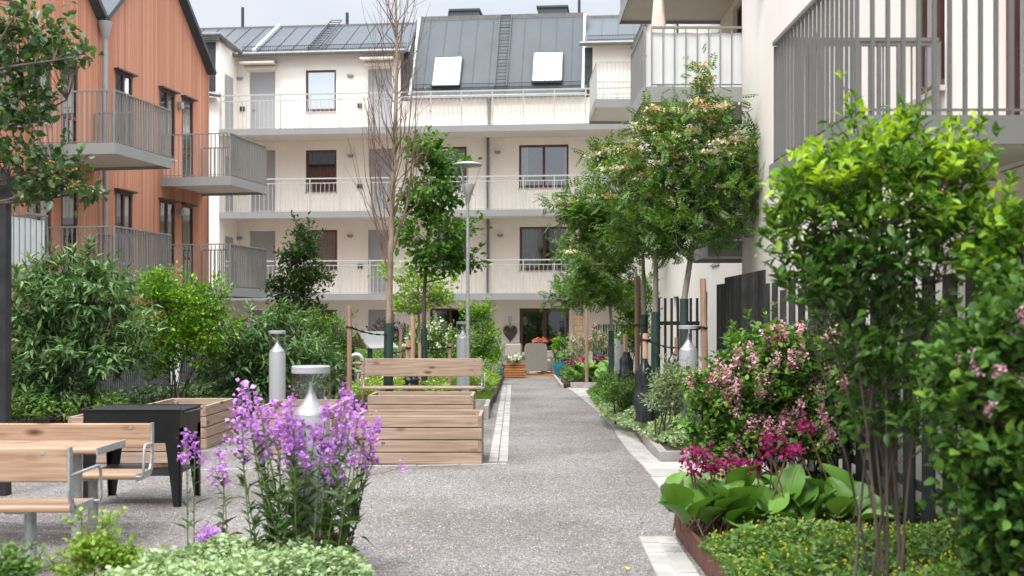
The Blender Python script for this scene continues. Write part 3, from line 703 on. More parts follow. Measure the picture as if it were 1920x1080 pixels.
for h, sp in zip(holes, specs):
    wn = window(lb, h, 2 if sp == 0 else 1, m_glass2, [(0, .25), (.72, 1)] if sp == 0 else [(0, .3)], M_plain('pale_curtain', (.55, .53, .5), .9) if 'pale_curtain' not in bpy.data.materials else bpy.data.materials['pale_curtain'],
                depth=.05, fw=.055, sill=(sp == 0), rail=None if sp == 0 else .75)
    m = MB(); m.box(h[0] - .06, h[1] + .06, -.13, -.004, h[3] + .01, h[3] + .05); m.build('drip_cap', m_dark, wn)
for k in range(3):
    for zf in (2.62, 5.45):
        u = LFm.u(346) - Wg * k - .35; m = MB(); m.box(u - .08, u + .08, -.12, -.002, zf + 1.93, zf + 2.1); m.build('wall_light', m_sconce, lb)
def balcony(parent, u0, u1, dep, zf, rh=1.1, step=.11, cover=False, bw=.012, bd=.04, thick=.22, ends=(True, True), y0=0.0, rm=None, cover_u=None, coverz=(.18, 1.02)):
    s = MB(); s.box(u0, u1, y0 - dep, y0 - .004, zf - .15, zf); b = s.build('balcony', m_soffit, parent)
    f = MB(); f.box(u0 - .02, u1 + .02, y0 - dep - .022, y0 - dep - .002, zf - thick, zf + .01); f.box(u0 - .02, u0 - .002, y0 - dep, y0 - .004, zf - thick, zf + .01); f.box(u1 + .002, u1 + .02, y0 - dep, y0 - .004, zf - thick, zf + .01); f.build('fascia', m_fascia, b)
    r = MB(); railing(r, (u0 + .01, y0 - dep + .02), (u1 - .01, y0 - dep + .02), zf + .01, zf + rh, step, bw, bd)
    if ends[0]: railing(r, (u0 + .01, y0 - .03), (u0 + .01, y0 - dep + .02 + step * .6), zf + .01, zf + rh, step, bw, bd)
    if ends[1]: railing(r, (u1 - .01, y0 - dep + .02 + step * .6), (u1 - .01, y0 - .03), zf + .01, zf + rh, step, bw, bd)
    r.build('railing', rm or m_grey, b)
    if cover:
        c = MB(); yy = y0 - dep + .055
        def drape(p, q):
            n = 24; prev = None
            for k in range(n + 1):
                t = k / n; x = p[0] + (q[0] - p[0]) * t; y = p[1] + (q[1] - p[1]) * t; w_ = .006 * math.sin(k * 2.3); zt = zf + coverz[1] + .008 * math.sin(k * 1.3); zb = zf + coverz[0] + .015 * math.sin(k * .9)
                cur = (x + (w_ if p[0] == q[0] else 0), y + (w_ if p[0] != q[0] else 0), zb, zt)
                if prev: c.poly([(prev[0], prev[1], prev[2]), (cur[0], cur[1], cur[2]), (cur[0], cur[1], cur[3]), (prev[0], prev[1], prev[3])], True)
                prev = cur
        drape((u0 + .05, yy), (u1 - .05, yy)); 
        if ends[1]: drape((u1 - .05, yy), (u1 - .05, y0 - .05))
        if ends[0]: drape((u0 + .05, yy), (u0 + .05, y0 - .05))
        c.build('screen_sheet', m_sheet, b)
    return b
s1 = -3.35
for k, (sa, sb_) in enumerate(((s1, s1 + 2.45), (s1 + 5.66, s1 + 5.66 + 2.35))):
    balcony(lb, sa, sb_, 1.9, 5.43, 1.1); balcony(lb, sa, sb_, 1.9, 2.6, 1.11)
balcony(lb, -9.4, -5.75, 1.9, 2.6, 1.11, cover=True, step=.17, bd=.016); balcony(lb, -14.4, -11.9, 1.9, 2.6); balcony(lb, -9.0, -6.6, 1.9, 5.43)

# ================================================================== right cream building
RF = Frame(3.43, 0, R(-90))          # local x = -depth, local y = X - 3.43
rb = thing('apartment_building', 'pale cream apartment building along the right side with grey barred balconies', 'building', RF.o, RF.a)
def D(d): return -d
rh = [(D(10.2), D(9.3), 3.62, 5.3), (D(14.0), D(13.1), 3.62, 5.0), (D(14.0), D(13.1), 6.4, 7.9), (D(10.2), D(9.3), 6.4, 7.9), (D(8.35), D(7.5), 3.02, 5.3), (D(6.6), D(5.6), 3.02, 5.3), (D(8.3), D(7.5), .2, 2.3), (D(13.6), D(12.4), .9, 2.3)]
wl = MB(); wall_holes(wl, D(17.5), D(2.0), 0, 11.2, rh, depth=.14)
wl.poly([(D(17.5), 0, 0), (D(17.5), 0, 11.2), (D(17.5), .9, 11.2), (D(17.5), .9, 0)])
rh2 = [(D(a), D(a - 1.0), z, z + 1.45) for a in (20.0, 23.0, 27.0, 31.5) for z in (.95, 3.65, 6.4, 9.1)] + [(D(25.4), D(24.5), z, z + 2.1) for z in (2.97, 5.72, 8.4)] + [(D(21.6), D(20.8), z, z + 2.1) for z in (.25, 2.97, 5.4, 8.4)]
wall_holes(wl, D(41), D(17.5), 0, 11.3, rh2, depth=.14, y=.9)
wl.poly([(D(2), 0, 0), (D(2), 6, 0), (D(2), 6, 11.2), (D(2), 0, 11.2)]); wl.poly([(D(17.5), 0, 11.25), (D(2), 0, 11.25), (D(2), 7, 11.25), (D(17.5), 7, 11.25)]); wl.poly([(D(41), .9, 11.25), (D(17.5), .9, 11.25), (D(17.5), 7, 11.25), (D(41), 7, 11.25)])
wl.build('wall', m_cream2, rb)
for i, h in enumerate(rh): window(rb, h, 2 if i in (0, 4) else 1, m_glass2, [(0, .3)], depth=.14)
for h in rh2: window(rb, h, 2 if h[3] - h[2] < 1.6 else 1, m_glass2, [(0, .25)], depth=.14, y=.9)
m = MB(); m.tube([(D(16.1), -.09, 6.2), (D(16.1), -.09, 11.2)], .055, 10); m.build('downpipe', m_galv, rb)
m = MB(); m.tube([(D(41), .8, 11.3), (D(17.6), .8, 11.3)], .09, 10); m.build('gutter', m_gutter, rb)
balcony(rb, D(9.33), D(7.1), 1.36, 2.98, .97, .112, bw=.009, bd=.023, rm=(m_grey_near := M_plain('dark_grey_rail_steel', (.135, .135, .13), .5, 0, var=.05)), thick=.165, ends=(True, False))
# its front railing stands on the camera side
fr_ = [o for o in bpy.data.objects if o.parent == rb and o.name.startswith('balcony')][0]
for o in bpy.data.objects:
    if o.parent == fr_ and o.name.startswith('fascia'): o.data.materials[0] = M_plain('mid_grey_fascia', (.17, .17, .165), .55, var=.05)
m = MB(); m.box(D(7.078), D(7.060), -1.38, 1.2, 2.815, 2.99); m.box(D(9.3), D(7.08), -.003, 1.2, 2.79, 2.80); m.build('end_fascia', bpy.data.materials['mid_grey_fascia'], fr_)
m = MB(); railing(m, (D(7.11), -1.34), (D(7.11), -.03), 2.99, 3.95, .095, .021, .03); m.build('front_railing', m_grey_near, fr_)
m = MB(); railing(m, (D(9.31), -1.3), (D(9.31), -.05), 2.99, 3.98, .16, .03, .03); m.build('rear_railing', m_gutter, fr_)
def rb_balc(dn, df, xo, z, rh_, **k): return balcony(rb, D(df), D(dn), 4.33 - xo, z, rh_, y0=.9, **k)
b2 = rb_balc(17.5, 19.4, 1.96, 5.23, .90, cover=True, step=.17, rm=m_grey, coverz=(.05, .83))
rb_balc(18.4, 24.4, 2.25, 8.15, 1.0)
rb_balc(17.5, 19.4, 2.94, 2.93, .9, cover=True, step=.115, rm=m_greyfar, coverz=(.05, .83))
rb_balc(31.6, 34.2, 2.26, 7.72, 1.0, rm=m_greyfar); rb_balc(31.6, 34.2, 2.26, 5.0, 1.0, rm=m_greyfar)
m = MB(); m.box(D(24.6), D(24.56), -.7, .7, 8.2, 9.6); m.build('glass_screen', m_roof, rb)
# closed parasol on the middle balcony
pz = W(1235, 60, 18.9); pr = thing('parasol', 'closed beige parasol standing on the white screened balcony', 'parasol', (pz.x, 18.9, 5.24))
m = MB(); prof = [(.02, .55), (.11, .62), (.13, .75), (.10, 1.1), (.115, 1.3), (.08, 1.65), (.03, 1.85), (.0, 1.87)]
vs = []; n = 16
for r_, z_ in prof:
    for k in range(n): a = 2 * math.pi * k / n; rr = r_ * (1 + .22 * math.cos(4 * a + z_ * 3)); vs.append((rr * math.cos(a), rr * math.sin(a), z_))
m.mesh(vs, [(i * n + k, i * n + (k + 1) % n, (i + 1) * n + (k + 1) % n, (i + 1) * n + k) for i in range(len(prof) - 1) for k in range(n)], True); m.build('canopy', m_parasol, pr)
m = MB(); m.tube([(0, 0, 0), (0, 0, 1.9)], .02, 8); m.build('pole', m_galv, pr); m = MB(); m.lathe([(0, 0), (.22, 0), (.22, .05), (.05, .08), (0, .08)], n=20); m.build('base', m_dark, pr)
# ================================================================== street objects
def bollard(px, pw, ytop, label, D_=.27, Hh=1.22, src=[None]):
    d = FP * D_ / pw; p = W(px, ytop, d); z0 = max(0.0, p.z - Hh)
    if src[0] is None:
        t = thing('bollard_light', label, 'bollard light', (p.x, d, p.z - Hh), 0, 'grey bollard lights beside the path'); r = D_ / 2; zs_ = Hh - .34
        m = MB(); m.lathe([(r * .97, -.45), (r * .97, zs_ - .02), (r * .93, zs_), (r * .93, zs_ + .001)], n=32); m.build('body', m_bollard, t)
        pr_ = [(r * .92, zs_)]
        for k in range(1, 15): q = k / 14; pr_.append((r * .9 * (1 - q) ** 2.1 + .012, zs_ + .005 + .225 * q))
        m = MB(); m.lathe(pr_, n=32); m.build('reflector_cone', m_cone, t)
        m = MB(); m.lathe([(r * .975, zs_ - .002), (r * .975, Hh - .05)], n=40); m.build('clear_cylinder', m_clear, t)
        m = MB(); m.lathe([(0, Hh - .052), (r * .96, Hh - .052), (r, Hh - .048), (r, Hh - .006), (r * .96, Hh), (0, Hh)], n=40, smooth=False); m.build('cap', m_bollard, t)
        src[0] = t; return t
    t = copy_tree(src[0]); t.location = (p.x, d, p.z - Hh); t['label'] = label; return t
bollard(583, 72, 686, 'nearest grey bollard light, standing behind the purple flowers')
bollard(520, 31.5, 620, 'grey bollard light in front of the dark green shrubs, left of the nearest one')
bollard(868, 24.5, 603, 'grey bollard light behind the bench beside the tall lamp post')
bollard(1291, 37, 610, 'grey bollard light beside the pink lilac bush on the right')
bollard(1163, 22, 604, 'far right grey bollard light half hidden behind tree stakes and black bags')

# lamp post
d = 23.0; p = W(873, 340, d); lt = thing('lamp_post', 'tall slim galvanised lamp post with a flat round lamp disc', 'lamp post', (W(877, 600, d).x, d, 0))
zt = W(873, 308, d).z; m = MB(); m.tube([(0, 0, 0), (0, 0, 1.2), (0, 0, zt - .62)], [.046, .038, .032], 12); m.build('pole', m_galv, lt)
m = MB(); m.lathe([(.045, zt - .75), (.06, zt - .62), (.15, zt - .40), (.14, zt - .39), (.0, zt - .42)], n=16); m.build('lamp_cup', m_sconce, lt)
m = MB()
for a in (0, 120, 240): a = R(a + 0); m.beam((.05 * math.cos(a), .05 * math.sin(a), zt - .70), (.255 * math.cos(a), .255 * math.sin(a), zt - .03), .03, .012)
m.tube([(0, 0, zt - .4), (0, 0, zt - .02)], .008, 6); m.build('bracket', m_galv, lt)
m = MB(); m.lathe([(0, zt - .035), (.26, zt - .035), (.29, zt - .02), (.29, zt - .005), (.2, zt + .03), (.08, zt + .045), (0, zt + .05)], n=32); m.build('lamp_disc', m_bollard, lt)

# raised planter boxes of four boards
def planter(x0, x1, y0, y1, h, label, fill='soil', name='raised_planter'):
    t = thing(name, label, 'planter', ((x0 + x1) / 2, (y0 + y1) / 2, 0), 0, 'raised timber planter boxes'); hx, hy = (x1 - x0) / 2, (y1 - y0) / 2; th = .045; bh = h / 4
    for k in range(4):
        a, b = k * bh + .006, (k + 1) * bh - .006; zc, wz = (a + b) / 2, b - a; e = th if k % 2 else 0
        for sy in (-1, 1): f = MB(); f.plank(-hx + e, hx - e, sy * (hy - th / 2), zc, th, wz, .006); f.build('long_board', m_wood, t)
        for sx in (-1, 1): s = MB(); s.plank(-hy + th - e, hy - th + e, sx * (hx - th / 2), zc, th, wz, .006, 'y'); s.build('side_board', m_woody, t)
    for sx in (-1, 1):
        for sy in (-1, 1): c = MB(); c.box(sx * (hx - th - .06), sx * (hx - th - .002), sy * (hy - th - .06), sy * (hy - th - .002), 0, h - .05); c.build('corner_post', m_woody, t)
    q = MB(); q.box(-hx + th + .002, hx - th - .002, -hy + th + .002, hy - th - .002, .02, h - .10); q.build('soil', m_soil, t)
    return t
P1 = planter(-1.93, -.37, 14.3, 15.3, .60, 'empty timber planter box nearest the path, its four boards full face to the viewer')
planter(-2.24, -.60, 18.2, 19.25, .60, 'timber planter box standing directly in front of the path bench')
planter(-3.37, -2.37, 15.4, 17.0, .62, 'timber planter box behind the nearest bollard light')
planter(-5.1, -4.17, 16.0, 17.6, .60, 'timber planter box right of the black grill, seen end on')
planter(-5.45, -4.12, 14.4, 15.4, .58, 'timber planter box seen between the legs of the black grill')
# cream notice block resting on the planter behind the bollard
m = MB(); m.box(-3.06, -2.40, 15.36, 15.385, .52, .66)

# park furniture with steel ends
def end_profile(mb, x, pts, w, t):
    for a, b in zip(pts, pts[1:]): mb.beam((x, *a), (x, *b), t, w, (0, 1, 0))
def seat_bench(name, label, cat, xr, L, y, face, z=.5, back=.90, group=None, posts=(), lw=.30, arm=True, leftend=False):
    """face=-1: sitter looks towards the camera"""
    t = thing(name, label, cat, (xr, y, 0), 0, group); s = face
    m = MB(); n = 3
    sw = .40; b = sw / n
    for k in range(n): m.plank(-L, -.012, (k - 1) * b, z - .022, b - .012, .045, .018)
    m.build('seat', m_bench, t)
    yb = -s * (sw / 2 + .03); m = MB(); c0, c1 = z + .17, back
    m.plank(-L, -.012, yb, (c0 + c1) / 2, .042, c1 - c0, .012); m.build('backrest', m_bench, t)
    bm_ = MB()
    for xb_ in (-.18, -L / 2, -L + .18): bm_.box(xb_ - .012, xb_ + .012, yb - .026, yb + .026, c1 - .045, c1 - .021)
    bm_.build('bolts', m_galv, t)
    for xe in ([0] + ([-L - .012] if leftend else [])):
        m = MB(); pr_ = [(s * sw / 2, z - .03), (-s * (sw / 2 - .04), z - .03), (-s * (sw / 2 + .01), z + .03), (yb, z + .12), (yb, back + .005)]
        for a, b2_ in zip(pr_, pr_[1:]): m.beam((xe, *a), (xe, *b2_), .014, .06, (1, 0, 0)) if False else m.beam((xe, *a), (xe, *b2_), .06, .014, (1, 0, 0))
        m.build('steel_end', m_galv, t)
        if arm:
            sg = 1 if xe == 0 else -1; o_ = .0
            m = MB(); P_ = [(xe, s * sw / 2, z - .02), (xe + sg * .05, s * (sw / 2), z - .02), (xe + sg * .06, s * (sw / 2 - .0), z + .02), (xe + sg * .06, s * (sw / 2 - .02), z + .20), (xe + sg * .055, s * (sw / 2 - .05), z + .235), (xe, yb, z + .21)]
            m.tube(P_, .011, 8); m.build('armrest', m_galv, t)
    for xp in posts:
        m = MB(); m.tube([(xp, 0, -.1), (xp, 0, z - .05)], .04, 16); m.box(xp - .12, xp + .05, -.15, .15, z - .06, z - .046); m.build('leg', m_galv, t)
    return t
Xe = -2.99
seat_bench('bench', 'near bench of the picnic set, seen from behind its plank backrest', 'bench', W(150, 900, 8.05).x, 2.6, 8.1, 1, .50, .90, 'benches of the picnic set', posts=(-.36, -2.0))
seat_bench('bench', 'far bench of the picnic set, facing the viewer across the table', 'bench', W(280, 900, 9.9).x, 3.0, 9.75, -1, .50, .88, 'benches of the picnic set', posts=(-.42, -2.3))
ty = 8.98; tt = thing('picnic_table', 'slatted pine table with a steel end between two benches', 'table', (-3.06, ty, 0))
m = MB(); tw = .62
for k in range(4): m.plank(-2.7, -.016, (k - 1.5) * tw / 4, .785, tw / 4 - .012, .045, .018)
m.build('tabletop', m_bench, tt)
m = MB(); m.plank(-tw / 2, tw / 2, -.008, .785, .014, .058, .006, 'y'); m.build('steel_end', m_galv, tt)
for xp in (-.27, -2.2):
    m = MB(); m.tube([(xp, 0, -.1), (xp, 0, .755)], .042, 16); m.box(xp - .05, xp + .05, -.25, .25, .745, .76); m.build('leg', m_galv, tt)
# path bench
pbx = W(905, 700, 21.4); seat_bench('bench', 'pale timber bench with steel armrests facing the path behind the planter boxes', 'bench', W(903, 700, 21.4).x, 2.16, 21.4, -1, .56, 1.06, None, posts=(-.4, -1.8), leftend=True)
for o in bpy.data.objects:
    if o.parent and o.parent.get('label', '').startswith('pale timber bench') and o.name.split('.')[0] in ('seat', 'backrest'): o.data.materials[0] = m_wood

# grill
gt_ = thing('charcoal_grill', 'large black steel charcoal grill on four tapered legs', 'grill', (W(250, 900, 11.35).x, 11.35, 0)); c0 = W(250, 900, 11.35).x
xl, xr_ = W(156, 900, 11.05).x - c0, W(338, 900, 11.05).x - c0; y0, y1 = -.30, .42
m = MB(); zt = .905
m.box(xl, xr_, y0, y0 + .012, .60, zt); m.box(xl, xr_, y1 - .012, y1, .60, zt); m.box(xl, xl + .012, y0 + .013, y1 - .013, .60, zt); m.box(xr_ - .012, xr_, y0 + .013, y1 - .013, .60, zt); m.box(xl + .013, xr_ - .013, y0 + .013, y1 - .013, .61, .62)
m.box(xl - .01, xr_ + .01, y0 - .012, y0 + .02, zt + .001, zt + .012); m.box(xl - .01, xr_ + .01, y1 - .02, y1 + .012, zt + .001, zt + .012); m.build('fire_box', m_black, gt_)
m = MB(); n = 26
for k in range(n): x = xl + .02 + (xr_ - xl - .04) * k / (n - 1); m.box(x - .008, x + .008, y0 + .02, y1 - .02, zt - .012, zt + .004)
m.build('grate', m_dark, gt_)
for (sx, sy) in ((0, 0), (1, 0), (0, 1), (1, 1)):
    x = xl if sx == 0 else xr_; y = y0 - .004 if sy == 0 else y1 + .004; sg = 1 if sx == 0 else -1; sh = 1 if sy == 0 else -1; m = MB()
    # L-shaped tapered sheet leg
    a = [(x, y, .0), (x + sg * .065, y, 0), (x + sg * .14, y, .60), (x + sg * .14, y, .74), (x, y, .74)]
    b = [(p_[0], p_[1] + sh * .008, p_[2]) for p_ in a]; m.mesh(a + b, [(0, 1, 2, 3, 4), (9, 8, 7, 6, 5)] + [(k, (k + 1) % 5, (k + 1) % 5 + 5, k + 5) for k in range(5)])
    a = [(x, y, .0), (x, y + sh * .05, 0), (x, y + sh * .12, .60), (x, y + sh * .12, .74), (x, y, .74)]
    b = [(p_[0] + sg * .007, p_[1], p_[2]) for p_ in a]; m.mesh(a + b, [(0, 1, 2, 3, 4), (9, 8, 7, 6, 5)] + [(k, (k + 1) % 5, (k + 1) % 5 + 5, k + 5) for k in range(5)]); m.build('leg', m_black, gt_)
m = MB(); m.box(xl + .03, xr_ - .03, y0 + .03, y1 - .03, .30, .32); m.box(xl + .02, xr_ - .02, y0 + .012, y0 + .028, .29, .34); m.build('shelf', m_dark, gt_)
m = MB(); m.tube([(xr_ + .0, y0 + .14, zt - .03), (xr_ + .05, y0 + .14, zt - .02), (xr_ + .05, y1 - .14, zt - .02), (xr_, y1 - .14, zt - .03)], .009, 8); m.build('handle', m_dark, gt_)
rngl = random.Random(5); lg = thing('firewood', 'few small charred logs lying on the grill shelf', 'firewood', (c0 + xr_ - .2, 11.2, .335))
for k in range(3): m = MB(); m.tube([(-.12 + .03 * k, -.03 + .05 * k, .025), (.1 + .02 * k, .02 + .05 * k, .03)], .022, 7); m.build('log', m_stake, lg)

# black pergola post on the far left
d = 11.8; x = W(3, 600, d).x; pp = thing('pergola_post', 'black timber pergola post with two beam ends at the left edge', 'pergola', (x, d, 0))
m = MB(); m.box(-.07, .07, -.07, .07, 0, 3.02); m.build('post', m_blackfence, pp)
zb = W(0, 375, d).z; m = MB(); m.box(-.9, .11, -.13, -.075, zb + .13, zb + .30); m.build('beam', m_blackfence, pp)
m = MB(); m.box(-.9, .28, .075, .13, zb + .10, zb + .25); m.build('beam', m_blackfence, pp)
m = MB(); m.box(-.10, .13, -.075, .074, zb - .03, zb + .10); m.build('bracket', m_black, pp)

# stakes, ties, bags
def stake(px, yt, yb, pw, d, label, mat=m_stake, lean=0):
    p = W(px, yt, d); zb_ = max(0, W(px, yb, d).z - .5) if W(px, yb, d).z > .3 else 0; r = pw / 2 / FP * d
    t = thing('tree_stake', label, 'tree stake', (p.x, d, 0)); m = MB(); b = W(px + lean, yb, d)
    m.tube([(b.x - p.x, 0, 0), (0, 0, p.z - .03), (0, 0, p.z)], [r, r, r * .82], 12); m.build('post', mat, t)
    return t
def tie(pa, pb, ra, rb_, label):
    """black chain strap looped round two posts"""
    t = thing('tree_tie', label, 'tree tie', pa); rel = pb - pa
    for nm, c, r in (('loop', Vector(), ra), ('loop', rel, rb_)):
        m = MB(); pts = [c + Vector((math.cos(a) * r, math.sin(a) * r, .01 * math.sin(a * 2))) for a in [2 * math.pi * k / 12 for k in range(13)]]; m.tube(pts, .014, 6); m.build(nm, m_black, t)
    m = MB(); n = 10
    for k in range(n):
        a = rel * (k / n) + Vector((0, -.02, -.04 * math.sin(math.pi * k / n))); b = rel * ((k + .8) / n) + Vector((0, -.02, -.04 * math.sin(math.pi * (k + .8) / n))); m.beam(a, b, .03, .03 if k % 2 else .016)
    m.build('strap', m_black, t); return t
stake(655, 573, 740, 9, 20.8, 'tall round stake at the left end of the path bench')
stake(774, 592, 675, 9, 24, 'tall orange brown stake behind the path bench', m_stake2)
stake(765, 638, 680, 9, 23, 'short pale stake directly behind the bench backrest', m_stake2)
stake(787, 643, 680, 6, 23.6, 'thin short stake beside the dark sleeve of the leafy tree', m_stake2)
stake(843, 644, 680, 6.5, 24.5, 'short stake with strap between the leafy tree and the bollard light', m_stake2)
stake(751, 617, 660, 5, 29, 'thin weathered stake behind the playhouse roof')
stake(817, 587, 640, 5, 30, 'thin greenish stake in front of the white flowering bush')
stake(1100, 578, 690, 7, 30.5, 'lone stake beside the far magenta flower bed')
stake(1195, 517, 720, 10, 19.4, 'tallest round stake in front of the right hand trees', m_stake, 0)
stake(1205, 525, 720, 6, 19.9, 'slim stake partly hidden behind the tallest stake')
stake(1318, 522, 700, 12, 15.6, 'reddish leaning stake beside the right bollard light', m_stake, 8)
stake(1173, 627, 720, 9, 19.7, 'short stake rising out of the smaller black bag', m_stake2)
stake(1210, 625, 720, 11, 16.9, 'short stake rising out of the larger black bag', m_stake2)
stake(1268, 632, 668, 7, 17.2, 'short stake between the bollard light and the black fence', m_stake2)
tie(W(655, 613, 20.8), W(727, 628, 22), .05, .075, 'black chain strap from the tall stake to the bare tree')
tie(W(727, 662, 22), W(766, 652, 23), .075, .05, 'black chain strap from the bare tree to a short stake')
tie(W(794, 652, 24), W(843, 651, 24.5), .06, .045, 'black strap from the leafy tree to a short stake')
tie(W(1285, 652, 16.6), W(1212, 638, 16.9), .06, .055, 'long black strap from the blossoming tree to a stake')
tie(W(1283, 610, 16.6), W(1318, 614, 15.6), .06, .055, 'black strap between the leaning stake and tree sleeve')
tie(W(1195, 610, 19.4), W(1208, 610, 18.5), .055, .05, 'black strap round the tallest stake')
def bag(px, yt, yb, pw, d, label, seed):
    t0, b0 = W(px, yt, d), W(px, yb, d); h = t0.z - b0.z; r = pw / 2 / FP * d; rg = random.Random(seed); n = 22; vs = []; rows = 12
    for i in range(rows):
        q = i / (rows - 1); rr = r * (1.0 - .45 * q ** 2.2 - (.25 if q > .9 else 0)) * (1 + .10 * math.sin(q * 13 + seed))
        for k in range(n): a = 2 * math.pi * k / n; f_ = 1 + .20 * math.sin(4 * a + q * 6 + seed) + .12 * math.sin(9 * a - q * 11) + rg.uniform(-.08, .08); vs.append((rr * f_ * math.cos(a), rr * f_ * math.sin(a), h * q))
    m = MB(); m.mesh(vs, [(i * n + k, i * n + (k + 1) % n, (i + 1) * n + (k + 1) % n, (i + 1) * n + k) for i in range(rows - 1) for k in range(n)], True)
    o = m.build('watering_bag', m_bag); o.location = (b0.x, d - .02, b0.z); return tag(o, label, 'bag', 'black watering bags round the tree stakes')
bag(1174, 660, 740, 30, 19.65, 'small black plastic bag tied round the short stake by the far right bollard', 2)
bag(1208, 672, 790, 36, 16.85, 'large crumpled black plastic bag hanging down to the bed', 4)
bag(1263, 664, 702, 28, 17.1, 'black plastic bag just left of the right bollard light', 7)
bag(772, 696, 722, 26, 22.9, 'black plastic bag under the path bench backrest', 9)

# fences
def picket(name, label, pts, z0, z1, step, w_, th, mat, jit=0, rails=(), rg=random.Random(1), group=None, rails_back=True):
    t = thing(name, label, 'fence', (pts[0].x, pts[0].y, 0), 0, group); o = Vector((pts[0].x, pts[0].y, 0)); m = MB(); rl = MB()
    for a, b in zip(pts, pts[1:]):
        a = Vector((a.x, a.y, 0)) - o; b = Vector((b.x, b.y, 0)) - o; L = (b - a).length; d_ = (b - a) / L; n = Vector((-d_.y, d_.x, 0)); k = 0; s = 0
        while s < L:
            c = a + d_ * (s + w_ / 2); h = z1 + (rg.choice(jit) if jit else 0)
            q = [c - d_ * w_ / 2 - n * th / 2, c + d_ * w_ / 2 - n * th / 2, c + d_ * w_ / 2 + n * th / 2, c - d_ * w_ / 2 + n * th / 2]
            m.mesh([(v.x, v.y, z0) for v in q] + [(v.x, v.y, h) for v in q], [(3, 2, 1, 0), (4, 5, 6, 7), (0, 1, 5, 4), (1, 2, 6, 5), (2, 3, 7, 6), (3, 0, 4, 7)])
            s += step
        for z in rails: rl.beam(a + n * (th / 2 + .02) + Vector((0, 0, z)), b + n * (th / 2 + .02) + Vector((0, 0, z)), .035, .07)
    m.build('slats', mat, t)
    if rails: rl.build('rail', mat, t)
    return t
picket('slat_fence', 'tall dense black slat fence beside the pink lilac', [Vector((3.10, 17.05, 0)), Vector((3.10, 14.35, 0))], 0, 2.38, .066, .036, .02, m_blackfence, rails=(.5, 1.72))
picket('slat_fence', 'lower black slat fence with gaps and uneven slat tops behind the big shrub', [Vector((3.06, 14.2, 0)), Vector((3.06, 7.4, 0))], 0, 2.1, .42, .24, .018, m_blackfence, jit=(0, .1, .1, -.02, .1), rails=(.5, 1.62))
picket('slat_fence', 'open black slat fence behind the right bollard light', [W(1233, 600, 22), W(1312, 600, 21.9)], 0, W(1270, 559, 22).z, .118, .05, .025, m_blackfence, rails=(.6, W(1270, 606, 22).z))
picket('slat_fence', 'short black slat fence between the reddish stake and the tall fence', [W(1345, 600, 17.8), W(1358, 600, 17.3)], 0, W(1350, 533, 17.6).z, .09, .06, .025, m_blackfence, rails=(.6, 1.6))
picket('slat_fence', 'far black slat fence in the shade beside the patio', [W(1112, 600, 37), W(1170, 600, 36)], 0, W(1140, 608, 37).z, .11, .06, .025, m_blackfence, rails=(.3, 1.3))
def lf(s, o): v = LFm.m @ Vector((s, -o, 0)); return v
picket('slat_fence', 'grey slat fence of the gardens behind the left shrubs', [lf(-9, 2.5), lf(7.0, 2.5)], 0, 1.12, .085, .045, .02, m_fencegrey, rails=(.3, .9))
picket('slat_fence', 'grey slat fence crossing in front of the far cream building', [lf(7.0, 2.4), Vector((-5.0, 36.5, 0))], 0, 1.45, .11, .05, .02, m_blackfence, rails=(.3, 1.1))
# white panel, drainpipe and blue chair seen through the left shrubs
p = W(333, 720, 25.5); m = MB(); m.box(-.10, .10, -.03, .03, 0, 1.25); o = m.build('white_panel', m_sheet); o.location = (p.x, 25.3, 0); tag(o, 'narrow white panel standing behind the stems of the left shrubs', 'panel')
p = W(240, 700, 24.3); bc = thing('garden_chair', 'blue garden chair glimpsed behind the left shrubs', 'chair', (p.x, 24.3, 0)); mb_ = M_plain('blue_fabric', (.02, .09, .35), .7)
m = MB(); m.box(-.24, .24, -.22, .22, .42, .45); m.build('seat', mb_, bc); m = MB(); m.box(-.24, .24, .2, .23, .5, .95); m.build('backrest', mb_, bc)
for sx in (-1, 1):
    for sy in (-1, 1): m = MB(); m.tube([(sx * .22, sy * .2, 0), (sx * .22, sy * .2, .42)], .013, 6); m.build('leg', m_galv, bc)

# playhouse and play panel
d = 27.5; x0 = W(705, 640, d); ph = thing('playhouse', 'small playhouse with a curved light grey roof on black posts', 'playhouse', (x0.x, d, 0)); mred = M_plain('red_brown_panel', (.13, .05, .035), .7)
a, b, c, e = [W(q[0], q[1], d) - Vector((x0.x, d, 0)) for q in ((676, 621), (722, 621), (742, 652), (699, 653))]
pts_f = [];
m = MB(); rows = 8; vs = []
for i in range(rows + 1):
    q = i / rows; zt_ = a.z + (c.z - a.z) * (q ** 1.0) - .05 * math.sin(math.pi * q); xx = q * (e.x - a.x)
    vs += [(a.x + xx, -.45, zt_), (a.x + xx + (b.x - a.x), .35, zt_ + .0)]
m.mesh(vs, [(2 * i, 2 * i + 1, 2 * i + 3, 2 * i + 2) for i in range(rows)], True)
m.mesh([(v[0], v[1], v[2] - .02) for v in vs], [(2 * i + 2, 2 * i + 3, 2 * i + 1, 2 * i) for i in range(rows)], True); m.build('roof', m_bollard, ph)
ap = Vector((a.x, 0, a.z)); m = MB(); m.poly([(a.x, -.43, a.z - .03), (a.x - .32, -.43, a.z - .38), (a.x - .32, -.43, a.z - .46), (a.x - .15, -.43, a.z - .34), (a.x + .22, -.43, a.z - .42)])
m.mesh([(a.x, -.42, a.z - .0), (a.x, .35, a.z), (a.x - .36, .35, a.z - .42), (a.x - .36, -.42, a.z - .42)], [(0, 1, 2, 3)]); m.build('gable_panel', mred, ph)
for px, yt in ((664, 640), (697, 652), (735, 655)): q = W(px, yt, d) - Vector((x0.x, d, 0)); m = MB(); m.box(q.x - .05, q.x + .05, -.4, -.3, 0, q.z); m.build('post', m_blackfence, ph)
